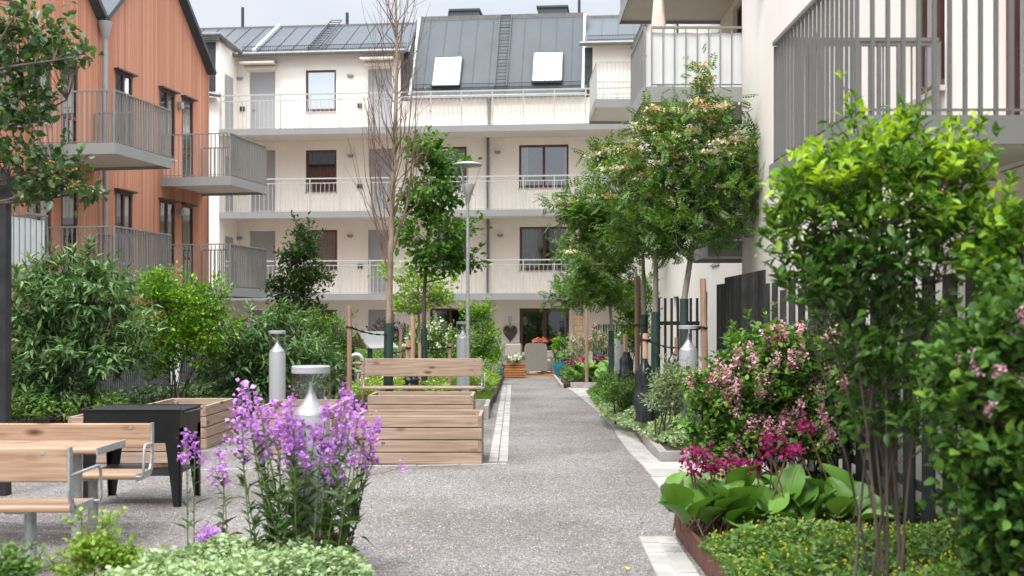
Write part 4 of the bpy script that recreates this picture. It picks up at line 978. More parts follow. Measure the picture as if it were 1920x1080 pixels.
q0 = W(640, 700, 22.3); pl = thing('play_panel', 'red brown play panel on a black post left of the path bench', 'play panel', (q0.x, 22.3, 0))
xa, xb = W(630, 700, 22.3).x - q0.x, W(648, 700, 22.3).x - q0.x; za, zb = W(640, 733, 22.3).z, W(640, 679, 22.3).z
m = MB(); m.prism([(xa, za), (xb, za + .06), (xb, zb - .03), ((xa + xb) / 2 + .03, zb), (xa, zb - .02)], -.02, .02, 'y'); m.build('panel', mred, pl)
m = MB(); m.box(xa - .07, xa - .005, -.04, .04, 0, zb + .06); m.build('post', m_blackfence, pl); m = MB(); m.lathe([(0, 0), (.04, 0), (.04, .03), (0, .05)], (0, 0, 0), 12); kn = m.build('knob', m_bollard, pl); kn.location = (xb - .06, -.02, (za + zb) / 2 + .1); kn.rotation_euler = (R(90), 0, 0)
m = MB(); m.tube([(xb + .06, 0, 0), (xb + .06, 0, zb + .3)], .028, 8); m.build('rail_post', m_stake2, pl)
tb = thing('tube_toy', 'white bent speaking tube on a play frame behind the stake', 'play tube', (W(668, 680, 23).x, 23, 0)); zt = W(668, 672, 23).z
m = MB(); m.tube([Vector((-.12 * math.cos(t) - .0, 0, zt - .05 + .12 * math.sin(t))) for t in [math.pi * k / 10 for k in range(11)]], .045, 12); m.build('bend', m_cone, tb)
m = MB(); m.tube([(.12, 0, 0), (.12, 0, zt - .05)], .03, 8); m.tube([(-.12, 0, zt - .1), (.3, 0, zt - .1)], .035, 8); m.build('frame', m_stake2, tb)

# patio things
def wicker_chair(px, yb, label, rz, d, s=1.0):
    p = W(px, yb, d); t = thing('wicker_armchair', label, 'armchair', (p.x, d, .05), R(rz), 'grey wicker armchairs on the patio'); t.scale = (s, s, s)
    m = MB(); m.box(-.34, .34, -.32, .32, .12, .40); m.build('seat_frame', m_wick, t)
    for sx in (-1, 1): m = MB(); m.plank(-.34, .34, sx * .33, .36, .10, .56, .04, 'y'); m.build('arm', m_wick, t)
    m = MB(); pr_ = [(-.38, .12), (.38, .12), (.38, .92), (.33, 1.02), (.22, 1.05), (-.22, 1.05), (-.33, 1.02), (-.38, .92)]; m.prism(pr_, .30, .38, 'y'); m.build('backrest', m_wick, t)
    m = MB(); m.plank(-.28, .28, 0, .45, .52, .10, .04); m.build('seat_cushion', m_cush, t); m = MB(); m.plank(-.28, .28, .25, .74, .10, .52, .045); m.build('back_cushion', m_cush, t)
    for sx in (-1, 1):
        for sy in (-1, 1): m = MB(); m.tube([(sx * .33, sy * .31, 0), (sx * .33, sy * .31, .13)], .022, 6); m.build('leg', m_wick, t)
    return t
wicker_chair(1001, 700, 'grey wicker armchair seen from behind in the middle of the patio', 190, 37.6, .95)
wicker_chair(967, 695, 'grey wicker armchair with a buttoned cushion facing the viewer', 25, 38.4, .95)
wicker_chair(1043, 700, 'grey wicker armchair half hidden behind the right teal pot', -70, 38.2, .9)
pt = W(1020, 640, 39.0); ptb = thing('patio_table', 'round dark patio table between the wicker armchairs', 'table', (pt.x, 39.0, .02)); m = MB(); m.lathe([(0, .70), (.5, .70), (.52, .72), (.5, .74), (0, .74)], n=28, smooth=False); m.build('tabletop', m_sconce, ptb); m = MB(); m.tube([(0, 0, 0), (0, 0, .7)], .04, 8); m.lathe([(0, 0), (.25, 0), (.25, .03), (0, .05)], n=16); m.build('pedestal', m_dark, ptb)
def flower_ball(name, c, r, n, size, mat, parent, seed, flat=1.0):
    rg = np.random.default_rng(seed); v = rg.normal(size=(n, 3)); v /= np.linalg.norm(v, axis=1)[:, None]; v[:, 2] = np.abs(v[:, 2]) * .9 - .1; P = v * r * rg.uniform(.6, 1, (n, 1)); P[:, 2] *= flat
    fm = FM(); leaf_quads(fm, P + np.array(c), v + rg.normal(0, .5, (n, 3)), size, 1.0, rg); return fm.build(name, mat, parent)
# ================================================================== vegetation
T4 = (np.array([(0, 0, 0), (-.5, .45, .10), (0, 1, -.06), (.5, .45, .10)]), [np.array([(0, 3, 2), (0, 2, 1)])])
T7 = (np.array([(0, 0, 0), (-.40, .25, .07), (-.46, .58, .07), (0, 1, -.14), (.46, .58, .07), (.40, .25, .07), (0, .5, -.02)]), [np.array([(0, 6, 2, 1), (0, 5, 4, 6)]), np.array([(6, 3, 2), (6, 4, 3)])])
T4l = (np.array([(0, 0, 0), (-.5, .35, .06), (0, 1, -.16), (.5, .35, .06), (0, .4, -.02)]), [np.array([(0, 4, 1), (0, 3, 4), (1, 4, 2), (4, 3, 2)])])
def pinnate(n=5):
    V = []; Fq = []
    for k in range(n):
        y = .15 + .7 * k / (n - 1) * .95
        for s in (-1, 1):
            b = len(V); L = .36 * (1 - .25 * abs(k / (n - 1) - .4)); dx, dy = s * L * .92, L * .38; nx, ny = -dy * .21 * s, dx * .21 * s
            V += [(0, y, 0), (dx * .5 + nx * 1.1, y + dy * .5 + ny * 1.1, .01), (dx, y + dy, -.05), (dx * .5 - nx * 1.1, y + dy * .5 - ny * 1.1, .01)]; Fq.append((b, b + 1, b + 2, b + 3) if s < 0 else (b, b + 3, b + 2, b + 1))
    b = len(V); V += [(0, .85, 0), (-.05, 1.0, .01), (0, 1.2, -.05), (.05, 1.0, .01)]; Fq.append((b, b + 3, b + 2, b + 1))
    return (np.array(V), [np.array(Fq)])
TP = pinnate()
def unit(v): return v / np.maximum(np.linalg.norm(v, axis=-1, keepdims=True), 1e-9)
def leaf_quads(fm, P, Dr, size, aspect, rg, tmpl=T4, var=.42, up=(0, 0, 1), upj=.6):
    P = np.asarray(P, float); n = len(P)
    if n == 0: return
    Dr = unit(np.asarray(Dr, float)); U = np.array(up) + rg.normal(0, upj, (n, 3)); X = unit(np.cross(Dr, U)); Z = np.cross(X, Dr)
    s = size * (1 + rg.uniform(-var, var, n)); V, Fs = tmpl; k = len(V)
    if not np.isscalar(aspect): aspect = float(aspect)
    out = P[:, None, :] + s[:, None, None] * (V[None, :, 0, None] * aspect * X[:, None, :] + V[None, :, 1, None] * Dr[:, None, :] + V[None, :, 2, None] * Z[:, None, :])
    base = (np.arange(n) * k)[:, None, None]; n0 = fm.n; fm.v.append(out.reshape(-1, 3)); fm.n += n * k
    for F_ in Fs: fm.f.append((F_[None] + base).reshape(-1, F_.shape[1]) + n0)
def curve(a, b, bend, n=5):
    a, b = np.array(a, float), np.array(b, float); m = (a + b) / 2 + np.array(bend, float); t = np.linspace(0, 1, n)[:, None]
    return (1 - t) ** 2 * a + 2 * t * (1 - t) * m + t ** 2 * b
class Tree:
    def __init__(s, name, label, cat, base, seed=0, group=None):
        s.o = np.array([base[0], base[1], base[2]], float); s.t = thing(name, label, cat, tuple(base), 0, group); s.rg = np.random.default_rng(seed); s.wood = MB(); s.anch = []; s.fms = {}
    def fm(s, key): return s.fms.setdefault(key, FM())
    def limb(s, pts, r0, r1, n=8, anchor=True):
        pts = [np.array(p, float) for p in pts]; L = len(pts); s.wood.tube([tuple(p) for p in pts], [r0 + (r1 - r0) * (i / (L - 1)) for i in range(L)], n)
        if anchor:
            for a, b in zip(pts, pts[1:]):
                m = max(1, int(np.linalg.norm(b - a) / .12))
                for k in range(m): s.anch.append(a + (b - a) * k / m)
            s.anch.append(pts[-1])
    def crown(s, ells, ncl, per, size, aspect, key, tw=.25, tmpl=T4, twig_r=.006, spread=.6, droop=.0, shell=.35, tw_n=3, upj=.6, low=.35, drawtwig=True, sized=1.0, updir=.25):
        rg = s.rg; fm = s.fm(key); A = np.array(s.anch) if s.anch else np.zeros((1, 3)); wts = np.array([e[1][0] * e[1][1] * e[1][2] for e in ells]) ** .75; wts /= wts.sum(); cl = []
        for i in range(ncl):
            e = ells[rg.choice(len(ells), p=wts)]; v = unit(rg.normal(size=3)); q = rg.uniform(shell, 1) ** .6 * rg.uniform(.86, 1.06); c = np.array(e[0]) + v * q * np.array(e[1]); cl.append(c)
            dv = A - c; dist = np.linalg.norm(dv, axis=1) + np.maximum(0, dv[:, 2] + low * .3) * 1.5; j = np.argmin(dist); a = A[j]; L = np.linalg.norm(c - a)
            pts = curve(a, c, (0, 0, -.10 * L + droop * L), 5)
            if drawtwig and L > .03: s.wood.tube([tuple(p) for p in pts], [twig_r * (1.6 + L), twig_r * 1.4, twig_r * 1.1, twig_r * .9, twig_r * .6], tw_n + 1, False)
            ctr = np.array(e[0]); out = unit(unit(c - ctr) * .7 + unit(c - a) * .6 + np.array([0, 0, updir]))
            npl = max(1, int(per * rg.uniform(.7, 1.3))); t = rg.uniform(-.6, 1, npl)[:, None]; P = c + out * t * tw * .8 + rg.normal(0, tw * .34, (npl, 3)) * np.array([1, 1, .75])
            Dr = out * .5 + rg.normal(0, spread, (npl, 3)) + np.array([0, 0, -droop]); leaf_quads(fm, P, Dr, size, aspect, rg, tmpl, upj=upj)
        return cl
    def shoots(s, ells, n, L, size, asp, key, tmpl=T7, up=.9, nl=11):
        rg = s.rg
        for i in range(n):
            e = ells[rg.integers(len(ells))]; v = unit(rg.normal(size=3) * [1, 1, .8] + [0, -.2, .45]); p = np.array(e[0]) + v * np.array(e[1]) * .8; d_ = unit(v + np.array([0, 0, up])); l = L * rg.uniform(.6, 1.25); q = curve(p, p + d_ * l, (rg.normal(0, .03), rg.normal(0, .03), 0), 5)
            s.wood.tube([tuple(x) for x in q], [.0035, .003, .0026, .002, .0015], 4, False); k = max(4, int(nl * rg.uniform(.7, 1.3))); t = np.sort(rg.uniform(.1, 1, k)); ii = np.minimum((t * 4).astype(int), 3); P = q[ii] + (q[ii + 1] - q[ii]) * (t * 4 - ii)[:, None]
            az = np.arange(k) * 2.4 + rg.uniform(0, 6); D_ = np.stack([np.cos(az), np.sin(az), np.full(k, .35)], 1) + d_ * (.25 + .9 * t[:, None] ** 3); leaf_quads(s.fm(key), P, D_, size, asp, rg, tmpl, .25, upj=.3)
    def finish(s, mats, wmat, wname='trunk', names=None):
        if s.wood.v: s.wood.build(wname, wmat, s.t)
        for k, f in s.fms.items(): f.build((names or {}).get(k, k), mats[k], s.t)
        return s.t
def E(px, py, rx, ry, d, base, rd=None, dd=0):
    c = W(px, py, d + dd); return ((c.x - base[0], c.y - base[1], c.z - base[2]), (rx / FP * d, rd if rd else rx / FP * d, ry / FP * d))
def loc(px, py, d, base): c = W(px, py, d); return (c.x - base[0], c.y - base[1], c.z - base[2])

# ---- bare tall tree
d = 22; b = Vector((W(728, 700, d).x, d, .16)); TW = None; T = Tree('bare_tree', 'tall almost leafless tree with steep thin reddish branches and a green trunk sleeve', 'tree', b, 11)
tr = [loc(728, 705, d, b), loc(730, 560, d, b), loc(734, 420, d, b), loc(741, 250, d, b), loc(744, 120, d, b), loc(742, 0, d, b), loc(744, -130, d, b)]
T.limb(tr[:4], .068, .042, 12); T.limb(tr[3:], .042, .010, 8); T.anch = []; main_w = T.wood; T.wood = MB()
rg = T.rg
for i in range(58):
    q = rg.uniform(0, 1); y0 = 470 - 430 * q; f = (560 - y0) / 560; k = min(5, max(0, int(np.searchsorted([-560, -420, -250, -120, 0], -y0)))); x0 = np.interp(-y0, [-705, -560, -420, -250, -120, 0], [728, 730, 734, 741, 744, 742])
    az = rg.uniform(0, 2 * math.pi); L = rg.uniform(1.0, 2.3) * (1 - .25 * q); st = np.array(loc(x0, y0, d, b)); sp = rg.uniform(.25, .80) * (1 - .25 * q)
    hx, hy = math.cos(az) * sp, math.sin(az) * sp; e1 = st + np.array([hx * .6, hy * .6, L * .3]); e2 = st + np.array([hx, hy, L]); wob = rg.normal(0, .07, 3)
    pts = [st, st + (e1 - st) * .6 + wob * .3, e1 + wob, (e1 + e2) / 2 + wob * .5 + rg.normal(0, .03, 3), e2]; r0 = rg.uniform(.007, .016) * (1.15 - q * .5)
    T.limb(pts, r0, .0035, 5, False)
    for j in range(rg.integers(2, 6)):
        t_ = rg.uniform(.35, .95); ii = min(3, int(t_ * 4)); pp = pts[ii] + (pts[ii + 1] - pts[ii]) * (t_ * 4 - ii); dr = rg.normal(0, .13, 3) + np.array([hx * .35, hy * .35, rg.uniform(.2, .7)]); T.limb([pp, pp + dr * .5 + rg.normal(0, .015, 3), pp + dr], .005, .0025, 4, False)
for (x0, y0, x1, y1, x2, y2, r0) in ((730, 520, 700, 400, 692, 300, .024), (733, 480, 765, 380, 778, 250, .03), (735, 420, 760, 330, 772, 180, .024), (732, 500, 712, 430, 685, 330, .016), (728, 470, 705, 360, 700, 220, .018)):
    T.limb([loc(x0, y0, d, b), loc(x1, y1, d, b), loc(x2, y2, d, b), loc(x2 + (x2 - x1) * .3, y2 - 120, d, b)], r0, .004, 6, False)
P = []; 
for i in range(90): P.append(np.array(loc(rg.uniform(690, 810), rg.uniform(60, 460), d, b)) + rg.normal(0, .2, 3) * [0, 1, 0])
leaf_quads(T.fm('buds'), np.array(P), rg.normal(0, 1, (90, 3)), .045, .5, rg)
T.wood.build('twigs', m_twig, T.t); T.wood = main_w; T.finish({'buds': L_lime}, m_bark)
m = MB(); m.tube([(tr[0][0], 0, .0), (tr[0][0] + .005, 0, 1.0), (loc(729, 606, d, b)[0], 0, loc(729, 606, d, b)[2])], [.095, .09, .085], 16); m.build('trunk_sleeve', m_sleeve, T.t)
# ---- leafy linden like tree
d = 24; b = Vector((W(795, 700, d).x, d, .16)); T = Tree('leafy_tree', 'young leafy tree with big bright green leaves beside the lamp post', 'tree', b, 12)
T.limb([loc(796, 705, d, b), loc(795, 560, d, b), loc(800, 480, d, b), loc(806, 380, d, b), loc(808, 290, d, b)], .05, .012, 10)
for (x1, y1, x0, y0) in ((760, 430, 799, 490), (850, 470, 799, 500), (845, 360, 804, 420), (770, 330, 805, 400), (870, 500, 797, 530), (790, 280, 806, 360), (835, 300, 806, 380)): T.limb([loc(x0, y0, d, b), tuple(np.array(loc((x0 + x1) / 2, (y0 + y1) / 2 + 6, d, b)) + [0, rg.uniform(-.3, .3), 0]), loc(x1, y1, d, b)], .018, .007, 6)
el = [E(800, 300, 40, 32, d, b), E(835, 315, 36, 28, d, b), E(812, 370, 56, 40, d, b), E(808, 440, 66, 45, d, b), E(825, 490, 58, 26, d, b), E(785, 285, 26, 16, d, b), E(868, 430, 26, 12, d, b), E(868, 490, 30, 12, d, b), E(765, 385, 20, 30, d, b)]
T.crown(el, 250, 15, .115, .68, 'crown', .24, T7, droop=.35, spread=.5, shell=.25)
T.shoots(el, 34, .34, .12, .66, 'crown', T7, .3); T.finish({'crown': L_linden}, m_barkd)
m = MB(); m.tube([(loc(796, 700, d, b)[0], 0, .0), (loc(795, 617, d, b)[0], 0, loc(795, 617, d, b)[2])], [.07, .065], 14); m.build('trunk_sleeve', m_sleeve, T.t)
# ---- bright maple
d = 26.5; b = Vector((W(786, 700, d).x, d, .16)); T = Tree('small_maple', 'small yellow green tree behind the leafy tree trunk', 'tree', b, 13)
T.limb([loc(787, 705, d, b), loc(785, 600, d, b), loc(784, 540, d, b), loc(778, 490, d, b)], .04, .01, 9)
T.crown([E(795, 540, 48, 30, d, b), E(745, 510, 34, 22, d, b), E(835, 520, 24, 14, d, b), E(770, 570, 40, 18, d, b), E(830, 560, 25, 12, d, b)], 130, 16, .075, .8, 'crown', .17, T4, spread=.7)
T.finish({'crown': L_maple}, m_bark)
# ---- rowans
def rowan(label, px, d, seed, trunk, ells, ncl, per, fl=26, size=.20, zb=.12, r=.055, group='rowan trees with cream blossom', sleeve=None):
    b = Vector((W(px, 700, d).x, d, zb)); T = Tree('rowan_tree', label, 'tree', b, seed, group); tp_ = [loc(x, y, d, b) for x, y in trunk]; tp_[0] = (tp_[0][0], 0, -.05); T.limb(tp_, r, r * .25, 10)
    EL = [E(*e, d, b) for e in ells]
    for e in EL:
        for k in range(3):
            v = unit(T.rg.normal(size=3)) * .5; c = np.array(e[0]) + v * np.array(e[1]); A = np.array(T.anch[:40] if len(T.anch) > 40 else T.anch); cand = [a for a in T.anch if a[2] < c[2]] or T.anch; cand = np.array(cand); a = cand[np.argmin(np.linalg.norm(cand - c, axis=1))]
            T.limb(list(curve(a, c, (0, 0, -.08), 5)), r * .33, .007, 5)
    cl = T.crown(EL, ncl, per, size, .98, 'crown', .26, TP, spread=.55, droop=.12, shell=.3, upj=.45, twig_r=.004)
    rg = T.rg; cc = np.array(cl); ctr = cc.mean(0); w_ = cc[:, 2] - ctr[2] + rg.uniform(-.4, .8, len(cc)) - cc[:, 1] * .35; idx = np.argsort(-w_)[:int(fl * 1.5)]
    for i in idx:
        c = cc[i] + np.array([0, -.04, .08]); n = 60; P = c + rg.normal(0, 1, (n, 3)) * [.06, .06, .014]; key = 'blossom' if rg.random() < .75 else 'faded_blossom'; leaf_quads(T.fm(key), P, rg.normal(0, 1, (n, 3)) + [0, 0, .2], .034, 1, rg)
    T.finish({'crown': L_rowan, 'blossom': L_cream, 'faded_blossom': L_tan}, m_barkr)
    if sleeve:
        q = loc(*sleeve, d, b); m = MB(); m.tube([(tp_[0][0], 0, 0), (q[0], 0, q[2])], [r * 1.2, r * 1.12], 14); m.build('trunk_sleeve', m_sleeve, T.t)
    return T
rowan('largest rowan with cream blossom, its pale trunk behind the right bollard light', 1283, 16.6, 21, [(1281, 700), (1283, 560), (1297, 470), (1306, 400), (1312, 300), (1318, 150)],
      [(1318, 160, 20, 34), (1320, 225, 58, 34), (1330, 290, 92, 44), (1345, 355, 96, 42), (1330, 420, 88, 38), (1270, 460, 34, 20), (1395, 330, 44, 30), (1410, 375, 30, 20)], 245, 9, 46, .17, sleeve=(1283, 560))
rowan('rowan with cream blossom left of the largest one, trunk behind the tallest stake', 1228, 17.0, 22, [(1229, 700), (1229, 560), (1230, 480), (1232, 380), (1236, 250)],
      [(1230, 240, 40, 40), (1225, 300, 60, 40), (1215, 370, 78, 45), (1215, 430, 80, 40), (1160, 340, 40, 26), (1245, 470, 45, 22)], 185, 9, 40, .17, sleeve=(1229, 585))
rowan('slender rowan behind the tallest stake with crown low on the left', 1207, 18.5, 23, [(1208, 700), (1208, 560), (1205, 470), (1190, 400)],
      [(1120, 400, 62, 28), (1165, 450, 56, 34), (1085, 385, 40, 20), (1150, 300, 36, 26)], 150, 11, 26, .18, sleeve=(1208, 590), r=.05)
rowan('small far rowan over the magenta flower bed', 1145, 25, 24, [(1146, 700), (1146, 600), (1140, 540), (1130, 490)],
      [(1120, 490, 58, 30), (1100, 540, 60, 28), (1150, 545, 40, 36), (1060, 555, 40, 14), (1150, 470, 40, 30)], 170, 11, 20, .19, sleeve=(1146, 620), r=.05)
rowan('farthest rowan, thin and half hidden beside the patio', 1073, 33, 25, [(1073, 700), (1073, 600), (1075, 550)],
      [(1085, 535, 40, 22), (1065, 470, 24, 18)], 60, 10, 8, .2, r=.045)
# ---- left whitebeam branches
d = 9.6; b = Vector((W(-260, 700, d).x, d, 0)); T = Tree('whitebeam_tree', 'dark leaved tree reaching in from the left edge with small tan flower heads', 'tree', b, 31)
T.limb([(0, 0, 0), (0, 0, 1.6), loc(-240, 200, d, b), loc(-230, -60, d, b)], .09, .04, 10)
rgw = T.rg
br = [((-245, 250), (-60, 120), (60, 90), (140, 90)), ((-245, 300), (-80, 220), (0, 175), (75, 45)), ((-250, 330), (-100, 260), (20, 225), (110, 180)), ((-250, 400), (-90, 360), (20, 335), (130, 300)), ((-250, 420), (-60, 385), (60, 370), (180, 350)), ((-240, 200), (-120, 60), (-20, 20), (60, 30)), ((-250, 430), (-80, 400), (0, 395), (60, 385)), ((-245, 200), (-50, 150), (60, 140), (165, 125))]
tips = []
for B in br:
    dz = rgw.uniform(-.5, .5); pts = [np.array(loc(x, y, d, b)) + [0, dz * min(1, i / 2), 0] for i, (x, y) in enumerate(B)]; T.limb(pts, .022, .006, 6, True)
def leafline(T, key, c, dirv, n, L, size, asp, tmpl, spread=.7, upj=.5):
    rg = T.rg; t = rg.uniform(0, 1, n)[:, None]; P = np.array(c) + np.array(dirv) * t * L + rg.normal(0, .02, (n, 3)); Dr = np.array(dirv) * .6 + rg.normal(0, spread, (n, 3)); leaf_quads(T.fm(key), P, Dr, size, asp, rg, tmpl, upj=upj)
el = [E(105, 60, 42, 26, d, b, .25), E(120, 110, 52, 30, d, b, .3), E(60, 120, 50, 40, d, b, .35), E(55, 60, 40, 26, d, b, .3), E(10, 50, 34, 34, d, b, .35), E(20, 160, 40, 30, d, b, .35), E(40, 225, 52, 28, d, b, .35), E(110, 180, 26, 14, d, b, .2),
      E(20, 290, 44, 34, d, b, .35), E(90, 290, 50, 20, d, b, .25), E(120, 335, 46, 22, d, b, .25), E(160, 355, 28, 16, d, b, .2), E(60, 375, 40, 16, d, b, .25), E(85, 355, 40, 20, d, b, .25), E(60, 10, 60, 8, d, b, .25), E(5, 110, 24, 30, d, b, .3)]
cl = T.crown(el, 215, 9, .078, .62, 'crown', .12, T7, twig_r=.0028, spread=.75, droop=.05, shell=.1, low=.1)
idx = rgw.choice(len(cl), 34, replace=False)
for i in idx:
    c = np.array(cl[i]) + [.0, -.06, .03]; P = c + rgw.normal(0, 1, (40, 3)) * [.032, .03, .014]; leaf_quads(T.fm('blossom'), P, rgw.normal(0, 1, (40, 3)), .014, 1, rgw)
T.finish({'crown': L_white, 'blossom': L_tan}, m_barkd)

# ---- shrubs: many stems fanning out of the base
def shrub(name, label, cat, px, d, zb, seed, ells, ncl, per, size, asp, mat, tmpl=T4l, tw=.16, stems=9, spread=.6, droop=.15, shell=.2, group=None, wmat=None, r=.014, blossom=None, upj=.5, twig_r=.004, basew=.12, lowmat=None, shoots=None):
    b = Vector((W(px, 700, d).x, d, zb)); T = Tree(name, label, cat, b, seed, group); rg = T.rg; EL = [E(*e[:4], d, b, *(e[4:])) for e in ells]
    for k in range(stems):
        e = EL[k % len(EL)]; c = np.array(e[0]) + unit(rg.normal(size=3)) * np.array(e[1]) * .45; a = np.array([rg.normal(0, basew), rg.normal(0, basew * .6), -.03]); T.limb(list(curve(a, c, (-(c[0] - a[0]) * .22, 0, .1), 6)), r * rg.uniform(.7, 1.2), r * .35, 6)
    cl = T.crown(EL, ncl, per, size, asp, 'foliage', tw, tmpl, spread=spread, droop=droop, shell=shell, upj=upj, twig_r=twig_r); T.shoots(EL, shoots or max(10, ncl // 9), tw * 1.7, size, asp, 'foliage', tmpl)
    mats = {'foliage': mat}
    if blossom:
        for (bm_, cnt, n_, sx, sz, fs, key, top) in blossom:
            cc = np.array(cl); w_ = rg.uniform(0, 1, len(cc)) + top * (cc[:, 2] - cc[:, 2].mean()) - 1.1 * (cc[:, 1]) ; idx = np.argsort(-w_)[:cnt]
            for i in idx:
                c = cc[i] + np.array([rg.normal(0, .02), -.05, tw * .45]); ax = unit(np.array([rg.normal(0, .35), rg.normal(0, .3), 1])); t = rg.uniform(-1, 1, n_)[:, None]
                P = c + ax * t * sz + rg.normal(0, 1, (n_, 3)) * sx * (1 - .35 * np.abs(t)) * .5; leaf_quads(T.fm(key), P, rg.normal(0, 1, (n_, 3)), fs, 1.0, rg)
            mats[key] = bm_
    T.finish(mats, wmat or m_barkd, 'stems'); return T
shrub('buddleia_shrub', 'wide grey green long leaved shrub behind the grill and left bench', 'shrub', 120, 19.2, .08, 41, [(60, 580, 60, 60), (130, 560, 75, 60), (200, 565, 60, 60), (90, 520, 20, 30), (180, 520, 24, 26), (90, 660, 75, 60), (180, 660, 75, 55), (60, 720, 50, 50), (75, 500, 16, 30), (150, 500, 30, 20), (250, 640, 40, 50), (120, 730, 60, 40)], 520, 16, .18, .28, L_budd, stems=14, droop=.25, tw=.2)
shrub('green_shrub', 'bright fresh green upright shrub right of the wide grey green one', 'shrub', 330, 20.6, .08, 42, [(290, 548, 38, 36), (335, 546, 50, 38), (370, 590, 50, 45), (400, 620, 40, 40), (320, 620, 55, 45), (300, 670, 45, 45), (410, 560, 20, 34), (385, 650, 40, 40)], 420, 20, .075, .55, L_bright, T4, stems=12, droop=.0, tw=.17, spread=.6)
shrub('buddleia_shrub', 'grey green long leaved shrub around the second bollard light', 'shrub', 470, 21.6, .08, 43, [(455, 640, 50, 40), (500, 620, 40, 36), (430, 690, 60, 45), (500, 690, 60, 50), (560, 650, 50, 50), (600, 700, 45, 45), (540, 600, 20, 20), (470, 730, 50, 25)], 340, 15, .18, .28, L_budd, stems=12, droop=.25, tw=.2)
shrub('green_shrub', 'light leaved low shrub at the foot of the left shrubs', 'shrub', 60, 18.6, .0, 44, [(50, 760, 40, 24), (110, 765, 50, 18), (200, 765, 50, 14)], 60, 16, .07, .6, L_mid, T4, stems=6)
T = shrub('conical_tree', 'small dense dark green tree with a pointed top in front of the left gallery', 'tree', 560, 29, .0, 45, [(560, 545, 40, 34), (560, 500, 44, 40), (562, 465, 30, 30), (575, 440, 18, 20), (560, 590, 46, 34), (562, 430, 12, 16), (600, 520, 20, 20), (525, 540, 24, 20)], 260, 17, .12, .5, L_dark, T4, stems=5, r=.04, basew=.05, tw=.22, droop=0)
shrub('grey_green_shrub', 'rounded blue green shrub behind the play panel', 'shrub', 625, 27, .1, 46, [(600, 640, 32, 34), (635, 625, 34, 34), (620, 680, 40, 36), (590, 605, 26, 20), (655, 650, 20, 30)], 190, 18, .09, .3, L_mid, T4, tw=.2)
shrub('dark_shrub', 'purple black shrub behind the playhouse', 'shrub', 735, 34, .1, 47, [(722, 620, 22, 16), (745, 632, 24, 22), (775, 640, 18, 16)], 70, 16, .09, .4, L_purple, T4, tw=.2)
shrub('flowering_bush', 'dark green bush dotted with white flowers behind the leafy tree', 'shrub', 815, 30, .1, 48, [(775, 640, 22, 34), (815, 640, 40, 46), (845, 660, 24, 30), (760, 665, 20, 20)], 190, 17, .08, .5, L_mid, T4, tw=.2, blossom=[(L_whitef, 46, 14, .05, .03, .055, 'blossom', .55)])
shrub('hornbeam', 'tall columnar bright green shrub at the left of the patio', 'shrub', 903, 31.5, .1, 49, [(888, 590, 24, 26), (905, 590, 18, 22), (890, 640, 28, 34), (915, 640, 26, 36), (905, 680, 30, 20)], 250, 17, .075, .55, L_bright, T4, tw=.17, droop=0, stems=8)
shrub('variegated_shrub', 'pale variegated low shrub beside the left paving strip', 'shrub', 912, 29.5, .1, 50, [(912, 695, 24, 22), (890, 705, 20, 14)], 80, 18, .06, .5, L_silver, T4, tw=.13)
shrub('green_shrub', 'green shrub behind the stakes under the rowan trees', 'shrub', 1195, 26, .12, 51, [(1175, 560, 26, 40), (1205, 570, 26, 44), (1190, 625, 34, 40), (1215, 530, 16, 20)], 180, 18, .08, .55, L_bright, T4, tw=.17, droop=0)
shrub('rose_bush', 'loose bush with pale pink flowers beside the patio', 'shrub', 1110, 33, .1, 52, [(1085, 650, 30, 22), (1120, 640, 30, 26), (1145, 650, 20, 24), (1070, 665, 22, 16)], 150, 15, .08, .35, L_silver, T4, tw=.18, blossom=[(L_pink, 26, 14, .06, .04, .045, 'blossom', .5)])
shrub('round_mound', 'low round fresh green bush at the far bend of the kerb', 'shrub', 1150, 24.6, .12, 53, [(1145, 712, 30, 14), (1165, 725, 30, 18), (1135, 725, 20, 12)], 130, 20, .05, .4, L_mid, T4, tw=.1)
shrub('silver_bush', 'grey green arching bush in front of the right bollard light', 'shrub', 1250, 15.6, .12, 54, [(1252, 722, 30, 26), (1270, 715, 24, 22), (1262, 750, 30, 24), (1235, 752, 22, 18)], 210, 20, .055, .35, L_silver, T4, tw=.13)
shrub('round_mound', 'low green bush beside the large black bag', 'shrub', 1175, 18.9, .12, 55, [(1165, 735, 34, 24), (1190, 750, 24, 20), (1150, 745, 22, 14)], 130, 20, .05, .4, L_mid, T4, tw=.12)
# ---- lilac (middle right)
shrub('lilac_bush', 'large round lilac bush full of pink blossom right of the path', 'lilac', 1470, 10.9, .12, 61, [(1380, 745, 70, 55), (1450, 720, 90, 60), (1540, 730, 80, 60), (1400, 820, 80, 45), (1500, 810, 110, 60), (1600, 780, 70, 60), (1330, 735, 34, 40), (1320, 800, 34, 40), (1350, 850, 50, 30), (1440, 650, 66, 34), (1530, 665, 60, 34), (1390, 690, 50, 34), (1620, 700, 50, 40)], 980, 17, .062, .62, L_lilac, T7, tw=.13, stems=16, droop=.05, spread=.65, r=.012,
      blossom=[(L_pink, 100, 110, .062, .080, .025, 'blossom', .25)], basew=.2)
